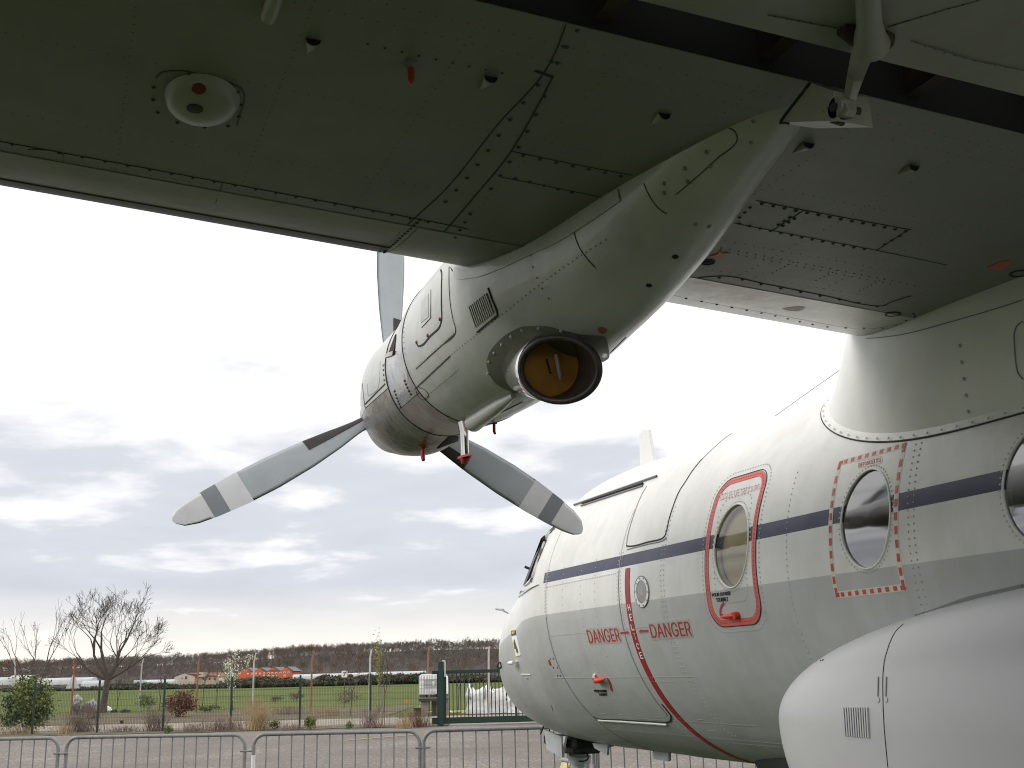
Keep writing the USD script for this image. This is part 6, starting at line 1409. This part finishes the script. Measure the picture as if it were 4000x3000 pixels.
# big white bags
def bigbag(px, D, w, h, seed, label):
    r_ = np.random.default_rng(seed); c = on_ground(px, D); t = thing('bulk_bag', label, 'bag', c, rotz=0.0)
    u = np.linspace(0, 2 * math.pi, 41)[:-1]; v = np.linspace(0, 1, 15); rows = []
    for z in v:
        e = .42; sq_ = lambda a: np.sign(a) * np.abs(a) ** e; b_ = 1 + .07 * math.sin(z * 9 + seed) + (-.10 * max(0, (z - .75) * 4) if z > .75 else 0)
        x, y = sq_(np.cos(u)) * w / 2 * b_, sq_(np.sin(u)) * w / 2 * b_
        hgt = z * h * (1 + (.12 * np.cos(2 * u + seed) + .08 * np.cos(5 * u)) * z ** 3)
        rows.append(np.stack([x, y, hgt], 1))
    rows.append(np.stack([rows[-1][:, 0] * .8, rows[-1][:, 1] * .8, rows[-1][:, 2] * .93], 1)); rows.append(np.stack([x * .1, y * .1, np.full(40, h * .84)], 1))
    G = np.array(rows); nz_ = meshkit.fbm(G * np.array([3, 3, 7.0]) + seed, 4) - .5; G[..., :2] *= (1 + .16 * nz_[..., None])
    V, F = grid(G, wrap=True, caps=True); obj('sack', lmesh(local(c, HR, HF), (V, F)), 'bag_white', t, smooth=45)
    for x in (-.32, .30): obj('strap', lmesh(local(c, HR, HF), tube([(x * w * 1.02, -w * .52, h * .55), (x * w * 1.06, -w * .53, h * .95), (x * w * .9, -w * .40, h * 1.14), (x * w * .8, -w * .2, h * .95)], .018, 5)), 'strap_dark', t)
bigbag(1869, 49.0, .98, 1.02, 1, 'white bulk bag behind the gate, leftmost of the row')
bigbag(1952, 49.2, .95, .93, 2, 'white bulk bag behind the gate, middle of the row')
bigbag(2030, 48.8, .98, .96, 3, 'white bulk bag behind the gate, partly hidden by the nose of the airplane')
# rubble heap, sacks, bucket
def stone(px, py, w, h, seed, mat, label, name='rubble_stone', cat='stone', group=None, D=None):
    r_ = np.random.default_rng(seed); b = ground(288 if D is None else px, 2792 if D is None else py); D_ = float((b - EYE) @ HF) + r_.uniform(-.2, .4); c = depth(px, py, D_)
    s = S_(D_); m_ = trimesh.creation.icosphere(3, 1.0); v = np.asarray(m_.vertices); n = meshkit.fbm(v * 1.6 + seed * 3.1, 4) - .5
    v = v * (1 + 1.0 * n[:, None]) * np.array([w * s / 2, w * s / 2.4, h * s / 2]); tag(stage.GetPrimAtPath(obj(name, (c + v[:, 0:1] * HR + v[:, 1:2] * HF + v[:, 2:3] * np.array([0, 0, 1.0]), np.asarray(m_.faces)), mat, smooth=25).path), label, cat, group)
for k, (px, py, w, h, m_, lb) in enumerate(((301, 2736, 34, 38, 'stone_pale', 'speckled pale stone on top of the rubble heap'), (362, 2758, 30, 42, 'stone_pale', 'upright pale stone at the right end of the rubble heap'), (295, 2766, 30, 30, 'stone_dark', 'dark stone at the left foot of the rubble heap'), (316, 2774, 32, 26, 'stone_pale', 'pale stone at the front of the rubble heap'), (336, 2768, 34, 34, 'stone_dark', 'dark stone in the middle of the rubble heap'), (308, 2786, 42, 16, 'stone_dark', 'flat dark stone lying under the rubble heap'), (340, 2747, 20, 12, 'stone_pale', 'small pale stone between the two tallest stones'))):
    stone(px, py, w, h, 200 + k, m_, lb)
stone(422, 2774, 26, 26, 220, 'bag_white', 'crumpled white sack at the foot of the large bare tree', 'crumpled_sack', 'sack', D=1)
stone(447, 2781, 26, 20, 221, 'sack_black', 'smaller black sack right of the large bare tree', 'black_sack', 'sack', D=1)
stone(490, 2781, 38, 20, 222, 'sack_black', 'larger black sack left of the pale bent post', 'black_sack', 'sack', D=1)
c = ground(475, 2827); t = thing('black_bucket', 'small black bucket standing on the concrete at left', 'bucket', c); obj('body', lmesh(local(c, HR, HF), tube([(0, 0, 0), (0, 0, .12)], [.055, .07], 14)), 'sack_black', t, smooth=40); obj('rim', lmesh(local(c, HR, HF), tube([(0, 0, .112), (0, 0, .124)], .075, 14)), 'black_rubber', t)

r_ = np.random.default_rng(77); lv, lf = [], []
for k in range(420):
    q = DL(r_.uniform(40, 47), r_.uniform(-20, 2), -.008); m_ = trimesh.creation.icosphere(0, 1.0); v = np.asarray(m_.vertices) * r_.uniform(.5, 1.2, (12, 1)) * r_.uniform(.012, .05) * np.array([1.3, 1, .6]); lv.append(v + q); lf.append(np.asarray(m_.faces) + 12 * k)
tag(stage.GetPrimAtPath(obj('loose_stones', (np.vstack(lv), np.vstack(lf)), 'stone_pale', kind='stuff').path), 'small loose stones scattered over the concrete behind the fence', 'stones')

# ================================================================== crowd barriers
def barrier(px0, D0, px1, D1, label, sticker=None, couple=True):
    a, b = on_ground(px0, D0), on_ground(px1, D1); L_ = np.linalg.norm(b - a); d = (b - a) / L_; up = np.array([0, 0, 1.0]); r = .021; R_ = .13; H_ = 1.10 - r
    t = thing('crowd_barrier', label, 'barrier', (a + b) / 2); P = [a + up * .12, a + up * (H_ - R_)]
    P += [a + d * (R_ - R_ * math.cos(q)) + up * (H_ - R_ + R_ * math.sin(q)) for q in np.linspace(0, math.pi / 2, 8)[1:]]
    P += [b - d * (R_ - R_ * math.sin(q)) + up * (H_ - R_ + R_ * math.cos(q)) for q in np.linspace(0, math.pi / 2, 8)[:-1]] + [b + up * (H_ - R_), b + up * .12]
    obj('frame', tube(P, r, 12), 'galvanised', t, smooth=50); obj('bottom_rail', tube([a + up * .22, b + up * .22], .016, 10), 'galvanised', t, smooth=50)
    n = int(round(L_ / .145))
    for k in range(1, n):
        q = a + d * L_ * k / n; lo = .0
        hgt = H_ if R_ * .9 < L_ * k / n < L_ - R_ * .9 else H_ - .03
        obj('bar', tube([q + up * .22, q + up * hgt], .0085, 8, caps=False), 'galvanised', t, smooth=60)
    nrm = np.cross(d, up)
    for q in (a + d * .3, b - d * .3): obj('foot', tube([q + nrm * .3 + up * .02, q + up * .12, q - nrm * .3 + up * .02], .016, 8), 'galvanised', t, smooth=40)
    if couple:
        q = b + d * .035 + up * (H_ - .175); obj('coupling', rbox(q, (.05, .17, .022), .008, math.atan2(d[1], d[0]) - math.pi / 2), 'galvanised', t)
    if sticker:
        q = a - nrm * .0; obj('sticker', tube([q + up * .72, q + up * .86], [r + .002, r + .002], 12, caps=False), sticker, t, smooth=50)
barrier(-520, 13.75, 203, 13.60, 'grey steel crowd barrier cut by the left edge of the picture')
barrier(236, 13.60, 945, 13.18, 'grey steel crowd barrier, second from the left')
barrier(980, 13.15, 1641, 12.98, 'grey steel crowd barrier with a white sticker on its left upright', 'sticker_white')
barrier(1657, 12.97, 2330, 13.05, 'grey steel crowd barrier running behind the nose of the airplane')
barrier(2347, 13.05, 3020, 13.2, 'grey steel crowd barrier seen under the belly of the airplane', couple=False)
